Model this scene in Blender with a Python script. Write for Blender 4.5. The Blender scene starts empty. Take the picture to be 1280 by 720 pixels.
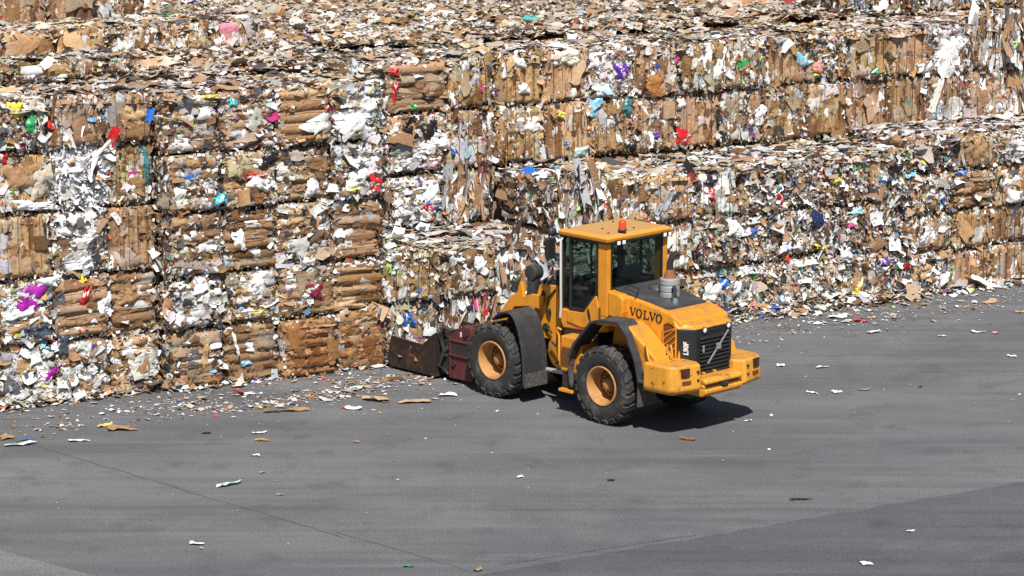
import bpy, bmesh, math, random
import numpy as np
from mathutils import Vector, Matrix

random.seed(7)
RNG = np.random.default_rng(11)
scene = bpy.context.scene
COL = scene.collection
R = math.radians

# ------------------------------------------------------------------ helpers
def tag(o, label=None, cat=None, group=None, kind=None):
    if label: o['label'] = label
    if cat: o['category'] = cat
    if group: o['group'] = group
    if kind: o['kind'] = kind
    return o

def empty(name, loc=(0, 0, 0), rz=0.0, parent=None):
    o = bpy.data.objects.new(name, None)
    o.location = loc; o.rotation_euler = (0, 0, rz); o.empty_display_size = .3
    COL.objects.link(o)
    if parent: o.parent = parent
    return o

class MB:
    """collects shapes into one mesh"""
    def __init__(s): s.v = []; s.f = []; s.sm = []
    def add(s, vs, fs, smooth=False):
        b = len(s.v); s.v += [tuple(x) for x in vs]
        s.f += [tuple(b + i for i in f) for f in fs]; s.sm += [smooth] * len(fs); return s
    def box(s, x0, x1, y0, y1, z0, z1):
        vs = [(x, y, z) for x in (x0, x1) for y in (y0, y1) for z in (z0, z1)]
        return s.add(vs, [(0, 1, 3, 2), (4, 6, 7, 5), (0, 4, 5, 1), (2, 3, 7, 6), (0, 2, 6, 4), (1, 5, 7, 3)])
    def prism(s, pts, plane, a, b):
        """polygon in plane 'xz','xy','yz' extruded along the other axis from a to b"""
        n = len(pts)
        def P(p, h):
            if plane == 'xz': return (p[0], h, p[1])
            if plane == 'xy': return (p[0], p[1], h)
            return (h, p[0], p[1])
        vs = [P(p, a) for p in pts] + [P(p, b) for p in pts]
        fs = [tuple(range(n)), tuple(range(2 * n - 1, n - 1, -1))]
        fs += [(i, i + n, (i + 1) % n + n, (i + 1) % n) for i in range(n)]
        return s.add(vs, fs)
    def hull(s, quad_a, quad_b):
        """two matching polygons joined into a solid"""
        n = len(quad_a)
        return s.add(list(quad_a) + list(quad_b), [tuple(range(n)), tuple(range(2 * n - 1, n - 1, -1))] +
                     [(i, i + n, (i + 1) % n + n, (i + 1) % n) for i in range(n)])
    def tube(s, path, r, n=10, r2=None, cap=True):
        path = [Vector(p) for p in path]; m = len(path); rings = []
        for i, p in enumerate(path):
            d = (path[min(i + 1, m - 1)] - path[max(i - 1, 0)]).normalized()
            up = Vector((0, 0, 1)) if abs(d.z) < .9 else Vector((1, 0, 0))
            a = d.cross(up).normalized(); b = d.cross(a).normalized()
            rr = r if r2 is None else r + (r2 - r) * i / max(1, m - 1)
            rings.append([p + a * rr * math.cos(2 * math.pi * k / n) + b * rr * math.sin(2 * math.pi * k / n) for k in range(n)])
        vs = [v for rg in rings for v in rg]; fs = []
        for i in range(m - 1):
            for k in range(n):
                fs.append((i * n + k, i * n + (k + 1) % n, (i + 1) * n + (k + 1) % n, (i + 1) * n + k))
        s.add(vs, fs, True)
        if cap:
            s.add(rings[0], [tuple(range(n))]); s.add(rings[-1], [tuple(range(n - 1, -1, -1))])
        return s
    def lathe(s, prof, axis='y', c=(0, 0, 0), n=40, smooth=True):
        """prof: list of (along axis, radius)"""
        vs = []; m = len(prof)
        for a, r in prof:
            for k in range(n):
                t = 2 * math.pi * k / n; u, w = r * math.cos(t), r * math.sin(t)
                p = {'x': (a, u, w), 'y': (u, a, w), 'z': (u, w, a)}[axis]
                vs.append((p[0] + c[0], p[1] + c[1], p[2] + c[2]))
        fs = [(i * n + k, i * n + (k + 1) % n, (i + 1) * n + (k + 1) % n, (i + 1) * n + k) for i in range(m - 1) for k in range(n)]
        return s.add(vs, fs, smooth)
    def build(s, name, mat, parent=None, bevel=0.0, seg=2, loc=(0, 0, 0), normals=True):
        me = bpy.data.meshes.new(name); me.from_pydata(s.v, [], s.f)
        me.polygons.foreach_set('use_smooth', s.sm)
        if normals:
            bm = bmesh.new(); bm.from_mesh(me); bmesh.ops.recalc_face_normals(bm, faces=bm.faces); bm.to_mesh(me); bm.free()
        me.materials.append(mat)
        o = bpy.data.objects.new(name, me); o.location = loc; COL.objects.link(o)
        if parent: o.parent = parent
        if bevel:
            m = o.modifiers.new('edge', 'BEVEL'); m.width = bevel; m.segments = seg
            m.limit_method = 'ANGLE'; m.angle_limit = R(35); m.harden_normals = False
        return o

# ------------------------------------------------------------------ materials
def newmat(name):
    m = bpy.data.materials.new(name); m.use_nodes = True
    nt = m.node_tree; return m, nt, nt.nodes, nt.links, nt.nodes['Principled BSDF']

def mat_paint(name, col, rough=.45, dirt=(.30, .22, .13), damount=.35, scale=3.0, metal=0.0, bump=0.0, coat=0.0, topdust=0.0, streak=0.0):
    m, nt, N, L, B = newmat(name)
    tc = N.new('ShaderNodeTexCoord')
    n1 = N.new('ShaderNodeTexNoise'); n1.inputs['Scale'].default_value = scale; n1.inputs['Detail'].default_value = 8; n1.inputs['Roughness'].default_value = .65
    L.new(tc.outputs['Object'], n1.inputs['Vector'])
    cr = N.new('ShaderNodeMapRange'); cr.inputs['From Min'].default_value = .5; cr.inputs['From Max'].default_value = .8
    cr.inputs['To Max'].default_value = damount; L.new(n1.outputs['Fac'], cr.inputs['Value'])
    mx = N.new('ShaderNodeMix'); mx.data_type = 'RGBA'
    mx.inputs['A'].default_value = (*col, 1); mx.inputs['B'].default_value = (*dirt, 1)
    fac = cr.outputs['Result']
    if topdust:   # settled dust lies on faces that look up
        ge = N.new('ShaderNodeNewGeometry'); sp = N.new('ShaderNodeSeparateXYZ'); L.new(ge.outputs['Normal'], sp.inputs[0])
        mr = N.new('ShaderNodeMapRange'); mr.inputs['From Min'].default_value = .6; mr.inputs['From Max'].default_value = 1.0; mr.inputs['To Max'].default_value = topdust
        L.new(sp.outputs['Z'], mr.inputs['Value'])
        n3 = N.new('ShaderNodeTexNoise'); n3.inputs['Scale'].default_value = 5; n3.inputs['Detail'].default_value = 6; L.new(tc.outputs['Object'], n3.inputs['Vector'])
        mu = N.new('ShaderNodeMath'); mu.operation = 'MULTIPLY'; L.new(mr.outputs['Result'], mu.inputs[0]); 
        ad0 = N.new('ShaderNodeMath'); ad0.operation = 'ADD'; ad0.inputs[1].default_value = .35; L.new(n3.outputs['Fac'], ad0.inputs[0]); L.new(ad0.outputs[0], mu.inputs[1])
        ad = N.new('ShaderNodeMath'); ad.operation = 'ADD'; ad.use_clamp = True
        L.new(mu.outputs[0], ad.inputs[0]); L.new(fac, ad.inputs[1]); fac = ad.outputs[0]
    if streak:    # grime that has run down the panels
        mp = N.new('ShaderNodeMapping'); mp.inputs['Scale'].default_value = (7, 7, .9); L.new(tc.outputs['Object'], mp.inputs['Vector'])
        n4 = N.new('ShaderNodeTexNoise'); n4.inputs['Scale'].default_value = 1.6; n4.inputs['Detail'].default_value = 7; n4.inputs['Roughness'].default_value = .7; L.new(mp.outputs['Vector'], n4.inputs['Vector'])
        m4 = N.new('ShaderNodeMapRange'); m4.inputs['From Min'].default_value = .46; m4.inputs['From Max'].default_value = .72; m4.inputs['To Max'].default_value = streak; L.new(n4.outputs['Fac'], m4.inputs['Value'])
        a4 = N.new('ShaderNodeMath'); a4.operation = 'ADD'; a4.use_clamp = True; L.new(m4.outputs['Result'], a4.inputs[0]); L.new(fac, a4.inputs[1]); fac = a4.outputs[0]
    L.new(fac, mx.inputs['Factor']); L.new(mx.outputs['Result'], B.inputs['Base Color'])
    B.inputs['Roughness'].default_value = rough; B.inputs['Metallic'].default_value = metal
    if coat: B.inputs['Coat Weight'].default_value = coat
    if bump:
        n2 = N.new('ShaderNodeTexNoise'); n2.inputs['Scale'].default_value = 40; n2.inputs['Detail'].default_value = 4
        L.new(tc.outputs['Object'], n2.inputs['Vector'])
        bp = N.new('ShaderNodeBump'); bp.inputs['Strength'].default_value = bump; bp.inputs['Distance'].default_value = .02
        L.new(n2.outputs['Fac'], bp.inputs['Height']); L.new(bp.outputs['Normal'], B.inputs['Normal'])
    return m

def add_chips(m, col, scale=9, lo=.63):
    nt = m.node_tree; N = nt.nodes; L = nt.links; B = N['Principled BSDF']; src = B.inputs['Base Color'].links[0].from_socket
    tc = N.new('ShaderNodeTexCoord'); n = N.new('ShaderNodeTexNoise'); n.inputs['Scale'].default_value = scale; n.inputs['Detail'].default_value = 7; n.inputs['Roughness'].default_value = .7
    L.new(tc.outputs['Object'], n.inputs['Vector']); r = N.new('ShaderNodeMapRange'); r.inputs['From Min'].default_value = lo; r.inputs['From Max'].default_value = lo + .03; r.inputs['To Max'].default_value = .85
    L.new(n.outputs['Fac'], r.inputs['Value']); x = N.new('ShaderNodeMix'); x.data_type = 'RGBA'; L.new(r.outputs['Result'], x.inputs['Factor']); L.new(src, x.inputs['A']); x.inputs['B'].default_value = (*col, 1)
    L.new(x.outputs['Result'], B.inputs['Base Color'])

YEL = (.70, .275, .013)
M = {}
M['yellow'] = mat_paint('yellow_paint', YEL, .45, (.30, .16, .055), .7, 2.6, coat=.08, topdust=.4, streak=.42)
M['roof'] = mat_paint('dusty_roof_paint', YEL, .5, (.40, .27, .12), .5, 2.0, topdust=.75)
M['bumper'] = mat_paint('scuffed_yellow_paint', (.69, .31, .03), .5, (.27, .13, .045), .8, 3.0, topdust=.35, streak=.5)
add_chips(M['bumper'], (.10, .042, .018), 6, .60)
add_chips(M['yellow'], (.20, .095, .03), 6, .655)
M['rim'] = mat_paint('dusty_rim_paint', (.43, .22, .075), .65, (.15, .065, .022), .9, 5.0)
M['bolt'] = mat_paint('rusty_bolt', (.15, .05, .016), .7, (.07, .03, .015), .6, 12.0)
M['rubber'] = mat_paint('tyre_rubber', (.024, .023, .022), .85, (.17, .155, .14), .8, 5.0, bump=.5, topdust=.25)
M['black'] = mat_paint('black_plastic', (.03, .031, .034), .55, (.13, .125, .12), .45, 4.0, topdust=.15)
M['grille'] = mat_paint('black_grille', (.014, .0145, .016), .5, (.08, .08, .075), .3, 4.0)
M['fender'] = mat_paint('grey_black_fender', (.027, .029, .033), .6, (.12, .115, .11), .45, 5.0, topdust=.2)
M['mud'] = mat_paint('mud_caked_flap', (.06, .056, .052), .9, (.24, .21, .18), .95, 14.0, bump=.8)
M['dark'] = mat_paint('dark_chassis', (.02, .019, .018), .7, (.09, .06, .04), .5, 6.0)
M['steel'] = mat_paint('worn_dark_steel', (.032, .022, .018), .5, (.13, .075, .045), .9, 3.5, metal=.25, bump=.3)
add_chips(M['steel'], (.19, .08, .035), 7, .64)
M['maroon'] = mat_paint('maroon_paint', (.10, .018, .02), .6, (.085, .06, .045), .95, 5.0, topdust=.3)
add_chips(M['maroon'], (.03, .02, .018), 8, .60)
M['silver'] = mat_paint('galvanised', (.50, .51, .52), .45, (.25, .24, .23), .5, 8.0, metal=.55)
M['chrome'] = mat_paint('chrome', (.85, .85, .85), .1, (.7, .7, .7), .1, 4.0, metal=1.0)
M['rust'] = mat_paint('rusty_cone', (.24, .095, .035), .8, (.10, .05, .03), .7, 9.0)
M['hose'] = mat_paint('hose', (.015, .015, .015), .5, (.05, .05, .05), .3)
M['seat'] = mat_paint('seat_fabric', (.03, .03, .035), .9, (.06, .06, .06), .3)
M['wire'] = mat_paint('baling_wire', (.10, .085, .075), .5, (.16, .07, .03), .6, 20, metal=.6)
M['lamp'] = mat_paint('lamp_lens', (.92, .92, .88), .15, (.7, .7, .65), .2)
M['redlens'] = mat_paint('red_lens', (.12, .012, .010), .3, (.06, .02, .015), .6)
M['white'] = mat_paint('white_decal', (.62, .62, .60), .5, (.5, .5, .48), .3)
M['greydecal'] = mat_paint('grey_emblem', (.33, .34, .36), .4, (.2, .2, .2), .4, metal=.4)
M['skin'] = mat_paint('skin', (.45, .24, .16), .6, (.4, .2, .13), .2)
M['overall'] = mat_paint('navy_overall', (.02, .035, .10), .85, (.04, .05, .09), .4)
M['hair'] = mat_paint('dark_cap', (.015, .018, .03), .8, (.03, .03, .03), .3)

m, nt, N, L, B = newmat('beacon_lens')
B.inputs['Base Color'].default_value = (.75, .075, .015, 1); B.inputs['Roughness'].default_value = .15
B.inputs['Transmission Weight'].default_value = .15
M['beacon'] = m

m, nt, N, L, B = newmat('tinted_glass')
N.remove(B)
tr = N.new('ShaderNodeBsdfTransparent'); tr.inputs['Color'].default_value = (.30, .40, .37, 1)
gl = N.new('ShaderNodeBsdfGlossy'); gl.inputs['Roughness'].default_value = .03; gl.inputs['Color'].default_value = (.9, .95, .95, 1)
lw = N.new('ShaderNodeLayerWeight'); pw = N.new('ShaderNodeMath'); pw.operation = 'POWER'; pw.inputs[1].default_value = 4; L.new(lw.outputs['Facing'], pw.inputs[0])
fr = N.new('ShaderNodeMath'); fr.operation = 'MULTIPLY_ADD'; fr.inputs[1].default_value = .6; fr.inputs[2].default_value = .035; L.new(pw.outputs[0], fr.inputs[0])
mx = N.new('ShaderNodeMixShader'); L.new(fr.outputs[0], mx.inputs[0]); L.new(tr.outputs[0], mx.inputs[1]); L.new(gl.outputs[0], mx.inputs[2])
L.new(mx.outputs[0], N['Material Output'].inputs['Surface'])
M['glass'] = m

# paper, card and plastic: colour of each sheet is stored on the mesh
def mat_paper(name, rough=.75, spec=.3, mottled=.18):
    m, nt, N, L, B = newmat(name)
    at = N.new('ShaderNodeAttribute'); at.attribute_name = 'Col'
    tc = N.new('ShaderNodeTexCoord')
    n1 = N.new('ShaderNodeTexNoise'); n1.inputs['Scale'].default_value = 14; n1.inputs['Detail'].default_value = 5; n1.inputs['Roughness'].default_value = .7
    L.new(tc.outputs['Object'], n1.inputs['Vector'])
    mr = N.new('ShaderNodeMapRange'); mr.inputs['From Min'].default_value = .3; mr.inputs['From Max'].default_value = .7
    mr.inputs['To Min'].default_value = 1 - mottled; mr.inputs['To Max'].default_value = 1 + mottled * .6
    L.new(n1.outputs['Fac'], mr.inputs['Value'])
    mu = N.new('ShaderNodeMix'); mu.data_type = 'RGBA'; mu.blend_type = 'MULTIPLY'; mu.inputs['Factor'].default_value = 1
    L.new(at.outputs['Color'], mu.inputs['A']); L.new(mr.outputs['Result'], mu.inputs['B'])
    L.new(mu.outputs['Result'], B.inputs['Base Color'])
    B.inputs['Roughness'].default_value = rough; B.inputs['Specular IOR Level'].default_value = spec
    n2 = N.new('ShaderNodeTexVoronoi'); n2.inputs['Scale'].default_value = 13; n2.feature = 'F1'
    nz = N.new('ShaderNodeTexNoise'); nz.inputs['Scale'].default_value = 9; nz.inputs['Detail'].default_value = 2; L.new(tc.outputs['Object'], nz.inputs['Vector'])
    va = N.new('ShaderNodeVectorMath'); va.operation = 'MULTIPLY_ADD'; va.inputs[1].default_value = (.09, .09, .09); L.new(nz.outputs['Color'], va.inputs[0]); L.new(tc.outputs['Object'], va.inputs[2])
    L.new(va.outputs[0], n2.inputs['Vector'])
    bp = N.new('ShaderNodeBump'); bp.inputs['Strength'].default_value = .32; bp.inputs['Distance'].default_value = .03
    L.new(n2.outputs['Distance'], bp.inputs['Height']); L.new(bp.outputs['Normal'], B.inputs['Normal'])
    return m
M['paper'] = mat_paper('waste_paper')
M['plastic'] = mat_paper('plastic_film', .35, .5, .12)

# ------------------------------------------------------------------ the wall's frame: s along its foot, t into the stack, z up
P0 = np.array([-9.908, 51.956, 0.0]); EX = np.array([.86973, .49353, 0.0]); EN = np.array([-.49353, .86973, 0.0])
WANG = math.atan2(EX[1], EX[0])
def W(s, t, z=0.0): return P0 + EX * s + EN * t + np.array([0, 0, z])

# ------------------------------------------------------------------ waste paper geometry (numpy)
BROWN = [(.36, .215, .110), (.29, .165, .078), (.41, .262, .145), (.22, .118, .052), (.34, .215, .122), (.45, .305, .18), (.38, .235, .115), (.37, .285, .19), (.15, .078, .036)]
RUSTY = [(.30, .135, .048), (.23, .098, .034), (.35, .17, .066), (.17, .07, .025), (.34, .19, .085)]
WHITE = [(.74, .74, .735), (.64, .64, .65), (.70, .68, .63), (.46, .47, .50), (.78, .78, .79), (.56, .55, .52), (.38, .38, .39)]
BEIGE = [(.47, .405, .335), (.40, .34, .275), (.52, .465, .40), (.35, .315, .275)]
DARK = [(.03, .03, .034), (.07, .06, .058), (.05, .037, .028), (.10, .10, .115)]
ACC = [(.30, .05, .04), (.10, .16, .26), (.12, .20, .14), (.30, .42, .50), (.45, .40, .22), (.10, .07, .06), (.25, .23, .28), (.60, .02, .02), (.02, .12, .48), (.16, .42, .68), (.04, .30, .09), (.74, .58, .05), (.72, .28, .36), (.11, .05, .20), (.45, .17, .05), (.05, .38, .40), (.55, .03, .20), (.42, .60, .15), (.03, .06, .20)]
SHRED = [(.84, .84, .85), (.76, .76, .80), (.64, .64, .70), (.80, .78, .77)]
PAL = {'brown': BROWN, 'rusty': RUSTY, 'white': WHITE, 'beige': BEIGE, 'dark': DARK, 'acc': ACC, 'shred': SHRED}

TINT = np.ones(3)
def pick(rng, n, weights):
    """n sheet colours drawn from weighted palettes"""
    keys = list(weights); p = np.array([weights[k] for k in keys], float); p /= p.sum()
    ki = rng.choice(len(keys), n, p=p); out = np.zeros((n, 3))
    for i, k in enumerate(keys):
        mk = ki == i; c = np.array(PAL[k]); out[mk] = c[rng.integers(0, len(c), mk.sum())] * (TINT * np.array([1.0, .985, .97]) if k in ('brown', 'beige') else 1)
    out *= rng.uniform(.84, 1.14, (n, 1)); out *= rng.uniform(.96, 1.04, (n, 3))
    return np.clip(out, .004, .88)

GA, GB = np.meshgrid([-1., 0., 1.], [-1., 0., 1.], indexing='xy')
GA = GA.ravel(); GB = GB.ravel()
FQ = np.array([(0, 1, 4, 3), (1, 2, 5, 4), (3, 4, 7, 6), (4, 5, 8, 7)])

def flakes(rng, pos, size, asp, spin, tilt, curl=.35, crump=.10):
    """pos (n,3) in face space (u right, v up, d out); spin, tilt arrays -> verts (n,9,3)"""
    n = len(pos)
    lw = size * np.sqrt(asp); lh = size / np.sqrt(asp)
    a = GA[None, :] * lw[:, None] * .5; b = GB[None, :] * lh[:, None] * .5
    a = a + rng.normal(0, 1, (n, 9)) * lw[:, None] * .085; b = b + rng.normal(0, 1, (n, 9)) * lh[:, None] * .085
    k1 = rng.normal(0, curl, (n, 1)); k2 = rng.normal(0, curl * .6, (n, 1))
    c = k1 * (GA[None, :] ** 2) * lw[:, None] * .5 + k2 * (GB[None, :] ** 2) * lh[:, None] * .5 + rng.normal(0, crump, (n, 9)) * size[:, None] * .6
    cs, sn = np.cos(spin)[:, None], np.sin(spin)[:, None]
    u = a * cs - b * sn; v = a * sn + b * cs
    tu, tv = tilt[:, 0][:, None], tilt[:, 1][:, None]
    u2 = u * np.cos(tv) + c * np.sin(tv); c2 = -u * np.sin(tv) + c * np.cos(tv)
    v2 = v * np.cos(tu) - c2 * np.sin(tu); c3 = v * np.sin(tu) + c2 * np.cos(tu)
    return np.stack([u2, v2, c3], -1) + pos[:, None, :]

class Geo:
    def __init__(s): s.v = []; s.f = []; s.c = []; s.n = 0
    def add(s, v, f, c):
        s.v.append(v.reshape(-1, 3)); s.f.append(f + s.n); s.c.append(c); s.n += len(s.v[-1])
    def add_flakes(s, v, col):
        n = len(v)
        f = (FQ[None] + (np.arange(n) * 9)[:, None, None]).reshape(-1, 4)
        s.add(v, f, np.repeat(col, 4, 0))
    def build(s, name, mat, loc=(0, 0, 0), rz=0.0, parent=None):
        v = np.concatenate(s.v); f = np.concatenate(s.f); c = np.concatenate(s.c)
        me = bpy.data.meshes.new(name)
        me.vertices.add(len(v)); me.vertices.foreach_set('co', v.astype(np.float32).ravel())
        me.loops.add(len(f) * 4); me.loops.foreach_set('vertex_index', f.astype(np.int32).ravel())
        me.polygons.add(len(f)); me.polygons.foreach_set('loop_start', np.arange(0, len(f) * 4, 4, dtype=np.int32))
        me.update(calc_edges=True)
        at = me.color_attributes.new('Col', 'FLOAT_COLOR', 'CORNER')
        cc = np.ones((len(f), 4), np.float32); cc[:, :3] = c
        at.data.foreach_set('color', np.repeat(cc, 4, 0).ravel())
        me.materials.append(mat)
        o = bpy.data.objects.new(name, me); o.location = loc; o.rotation_euler = (0, 0, rz); COL.objects.link(o)
        if parent: o.parent = parent
        return o

def smooth_noise(rng, u, v, k, freq):
    out = np.zeros_like(u)
    for _ in range(k):
        fx, fy = rng.normal(0, freq, 2); out += np.sin(fx * u + fy * v + rng.uniform(0, 6.28)) / k ** .5
    return out

def ridged(rng, u, v, k, freq):
    out = np.zeros_like(u)
    for _ in range(k):
        fx, fy = rng.normal(0, freq, 2); out += (np.abs(np.sin(fx * u + fy * v + rng.uniform(0, 6.28) + .8 * np.sin(fy * u * .7 - fx * v * .6))) - .637) / k ** .5 * 1.6
    return out

def grid_face(rng, w, h, st, banded):
    """a pressed face of sheets: returns u, v, d grids, quads and quad colours"""
    step = st.get('step', .024)
    nu, nv = max(4, int(w / step)), max(4, int(h / step))
    u, v = np.meshgrid(np.linspace(0, w, nu + 1), np.linspace(0, h, nv + 1), indexing='xy')
    e = np.minimum(np.minimum(u, w - u), np.minimum(v, h - v))
    rnd = .12; d = -np.where(e < rnd, (1 - e / rnd) ** 2 * st.get('round', .165), 0)
    d = d + smooth_noise(rng, u, v, 6, 5) * .010 * st.get('lump', 1) + ridged(rng, u, v, 6, 13) * .009 * st.get('lump', 1) + ridged(rng, u, v, 6, 34) * .004 * st.get('lump', 1)
    nb = st['bands']
    if banded and nb:
        q = (v / h if st['dir'] == 'H' else u / w) * nb + smooth_noise(rng, u, v, 4, 3) * .05
        d = d + st['bulge'] * (np.abs(np.sin(math.pi * q)) ** .42 - .8)
    ns = st['sheets']
    su, sv = rng.uniform(0, w, ns), rng.uniform(0, h, ns)
    ax, ay = st.get('ax', 1.0), st.get('ay', 1.4)
    ju = u + smooth_noise(rng, u, v, 5, 14) * .02; jv = v + smooth_noise(rng, u, v, 5, 14) * .02
    D = (ax * (ju.ravel()[:, None] - su)) ** 2 + (ay * (jv.ravel()[:, None] - sv)) ** 2
    site = D.argmin(1).reshape(u.shape)
    off = rng.uniform(-.022, .016, ns); gu, gv = rng.normal(0, .05, ns), rng.normal(0, .05, ns)
    d = d + off[site] + gu[site] * (u - su[site]) + gv[site] * (v - sv[site]) + st.get('inset', 0)
    d = d + rng.normal(0, .002, d.shape)
    cols = pick(rng, ns, st['body'])
    idx = np.arange((nu + 1) * (nv + 1)).reshape(nv + 1, nu + 1)
    q = np.stack([idx[:-1, :-1], idx[:-1, 1:], idx[1:, 1:], idx[1:, :-1]], -1).reshape(-1, 4)
    return u, v, d, q, cols[site[:-1, :-1].ravel()] * rng.uniform(.94, 1.05, (len(q), 1))

KH = dict(ax=.55, ay=2.6); KV = dict(ax=2.6, ay=.55)
ST = {
 'kraftH': dict(bands=5, dir='H', bulge=.085, sheets=12, body={'brown': 1}, n=70, sz=.06, fl={'brown': 5, 'white': 3.0, 'dark': .8, 'acc': .3, 'beige': 1}, ew=.7, lump=.28, ov=8, ovs=.26, ovc={'brown': 6, 'white': .9, 'beige': .8}, **KH),
 'kraftV': dict(bands=5, dir='V', bulge=.06, sheets=16, body={'brown': 1}, n=70, sz=.06, fl={'brown': 5, 'white': 2.6, 'dark': .8, 'acc': .25, 'beige': 1}, ew=.7, lump=.28, ov=8, ovs=.26, ovc={'brown': 6, 'white': .8, 'beige': .8}, **KV),
 'rustH': dict(bands=6, dir='H', bulge=.07, sheets=34, body={'rusty': 3, 'brown': 1}, n=60, sz=.07, fl={'rusty': 5, 'brown': 2, 'white': .8, 'dark': .8}, lump=.7, ew=.7, ov=12, ovs=.24, ovc={'rusty': 6, 'brown': 1.5, 'white': .3}, ax=.7, ay=2.2),
 'mixH': dict(bands=5, dir='H', bulge=.07, sheets=26, body={'brown': 6, 'white': 1.2, 'beige': .8, 'dark': .5, 'acc': .1}, n=270, sz=.047, fl={'brown': 4.8, 'white': 3.2, 'dark': 1.2, 'acc': .5, 'beige': 1.3}, ew=.4, lump=1.3, ov=30, ovs=.19, ovc={'brown': 5.5, 'white': 3.2, 'beige': 1, 'dark': .5, 'acc': .25}, ax=.8, ay=2.0),
 'mixV': dict(bands=5, dir='V', bulge=.06, sheets=26, body={'brown': 6, 'white': 1.2, 'beige': .8, 'dark': .5, 'acc': .1}, n=270, sz=.047, fl={'brown': 4.8, 'white': 3.2, 'dark': 1.2, 'acc': .5, 'beige': 1.2}, ew=.4, lump=1.3, ov=30, ovs=.19, ovc={'brown': 5.5, 'white': 3.2, 'beige': 1, 'dark': .5, 'acc': .25}, ax=2.0, ay=.8),
 'slatV': dict(bands=8, dir='V', bulge=.06, sheets=46, body={'brown': 4, 'white': 3, 'dark': .8}, n=240, sz=.085, fl={'brown': 4.6, 'white': 5.0, 'dark': 1.0, 'acc': .5}, slat=1, ew=.3, ov=22, ovs=.17, ovc={'brown': 4, 'white': 4, 'dark': .5, 'acc': .2}, ax=3, ay=.6),
 'white': dict(bands=4, dir='H', bulge=.05, sheets=40, body={'white': 3.6, 'brown': 2.6, 'dark': .8, 'beige': .6}, n=380, sz=.055, fl={'white': 6, 'brown': 2.2, 'dark': 1.0, 'acc': .4, 'beige': .5}, ew=.3, lump=2.2, ov=34, ovs=.18, ovc={'white': 6, 'brown': 2.2, 'dark': .4, 'acc': .25}),
 'shred': dict(bands=0, dir='H', bulge=.0, sheets=60, body={'shred': 1, 'beige': .2}, n=1700, sz=.055, fl={'shred': 9, 'white': 2, 'dark': .5, 'brown': .5}, strip=1, ew=.1, lump=2.5, ov=0),
 'loose': dict(bands=0, dir='V', bulge=.0, sheets=80, body={'brown': 3.4, 'white': 2.0, 'dark': 1.6, 'acc': .5, 'beige': 1}, n=860, sz=.05, fl={'white': 4.8, 'brown': 3.4, 'dark': 1.4, 'acc': 1.1, 'beige': 1.5}, round=.30, chaos=1, ew=.2, inset=-.06, lump=3.4, ov=46, ovs=.13, ovc={'white': 4.6, 'brown': 4, 'dark': .8, 'acc': .8, 'beige': 1.2}),
}

def overlay(rng, w, h, dgrid, st, G, conv):
    """flattened sheets of card and paper pressed onto the face, following its folds"""
    nu, nv = dgrid.shape[1] - 1, dgrid.shape[0] - 1; m = 7
    a, b = np.meshgrid(np.linspace(-1, 1, m), np.linspace(-1, 1, m), indexing='xy')
    idx = np.arange(m * m).reshape(m, m); q = np.stack([idx[:-1, :-1], idx[:-1, 1:], idx[1:, 1:], idx[1:, :-1]], -1).reshape(-1, 4)
    cols = pick(rng, st['ov'], st['ovc'])
    th = np.arctan2(b, a); rad = np.maximum(np.abs(a), np.abs(b))
    for k in range(st['ov']):
        sz = np.clip(st['ovs'] * math.exp(rng.normal(0, .45)), .07, .6); asp = math.exp(rng.normal(.25 if st['dir'] == 'H' else -.25, .4))
        lw, lh = sz * asp ** .5, sz / asp ** .5
        ed = 1 + .13 * np.sin(th * 2 + rng.uniform(0, 6)) + .10 * np.sin(th * 3 + rng.uniform(0, 6)) + rng.normal(0, .045, a.shape)
        u = a * ed * lw / 2; v = b * ed * lh / 2; sp = rng.normal(0, .28) + (rng.uniform(-1, 1) if st.get('chaos') else 0)
        x0, y0 = rng.uniform(.08, w - .08), rng.uniform(.08, h - .08)
        U = x0 + u * math.cos(sp) - v * math.sin(sp); V = y0 + u * math.sin(sp) + v * math.cos(sp)
        U = np.clip(U, .015, w - .015); V = np.clip(V, .015, h - .015)
        base = dgrid[np.clip((V / h * nv).astype(int), 0, nv), np.clip((U / w * nu).astype(int), 0, nu)]
        lift = rng.uniform(.008, .03); g = rng.normal(0, .12, 2)
        fold = rng.uniform(-.7, .7); fa = rng.uniform(0, 3.14); fl = np.abs(a * math.cos(fa) + b * math.sin(fa) - fold) * rng.uniform(-.10, .16) * sz      # one crease
        cr = ridged(rng, U, V, 5, 22) * .009 * min(2.0, .6 + st.get('lump', 1) * .5)
        D = base * .8 + base.mean() * .2 + lift + g[0] * u * .6 + g[1] * v * .6 + fl + cr - rad ** 4 * .012
        G.add(conv(np.stack([U, V, D], -1)), q, np.repeat(cols[k:k + 1], len(q), 0) * rng.uniform(.95, 1.05, (len(q), 1)))

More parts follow.
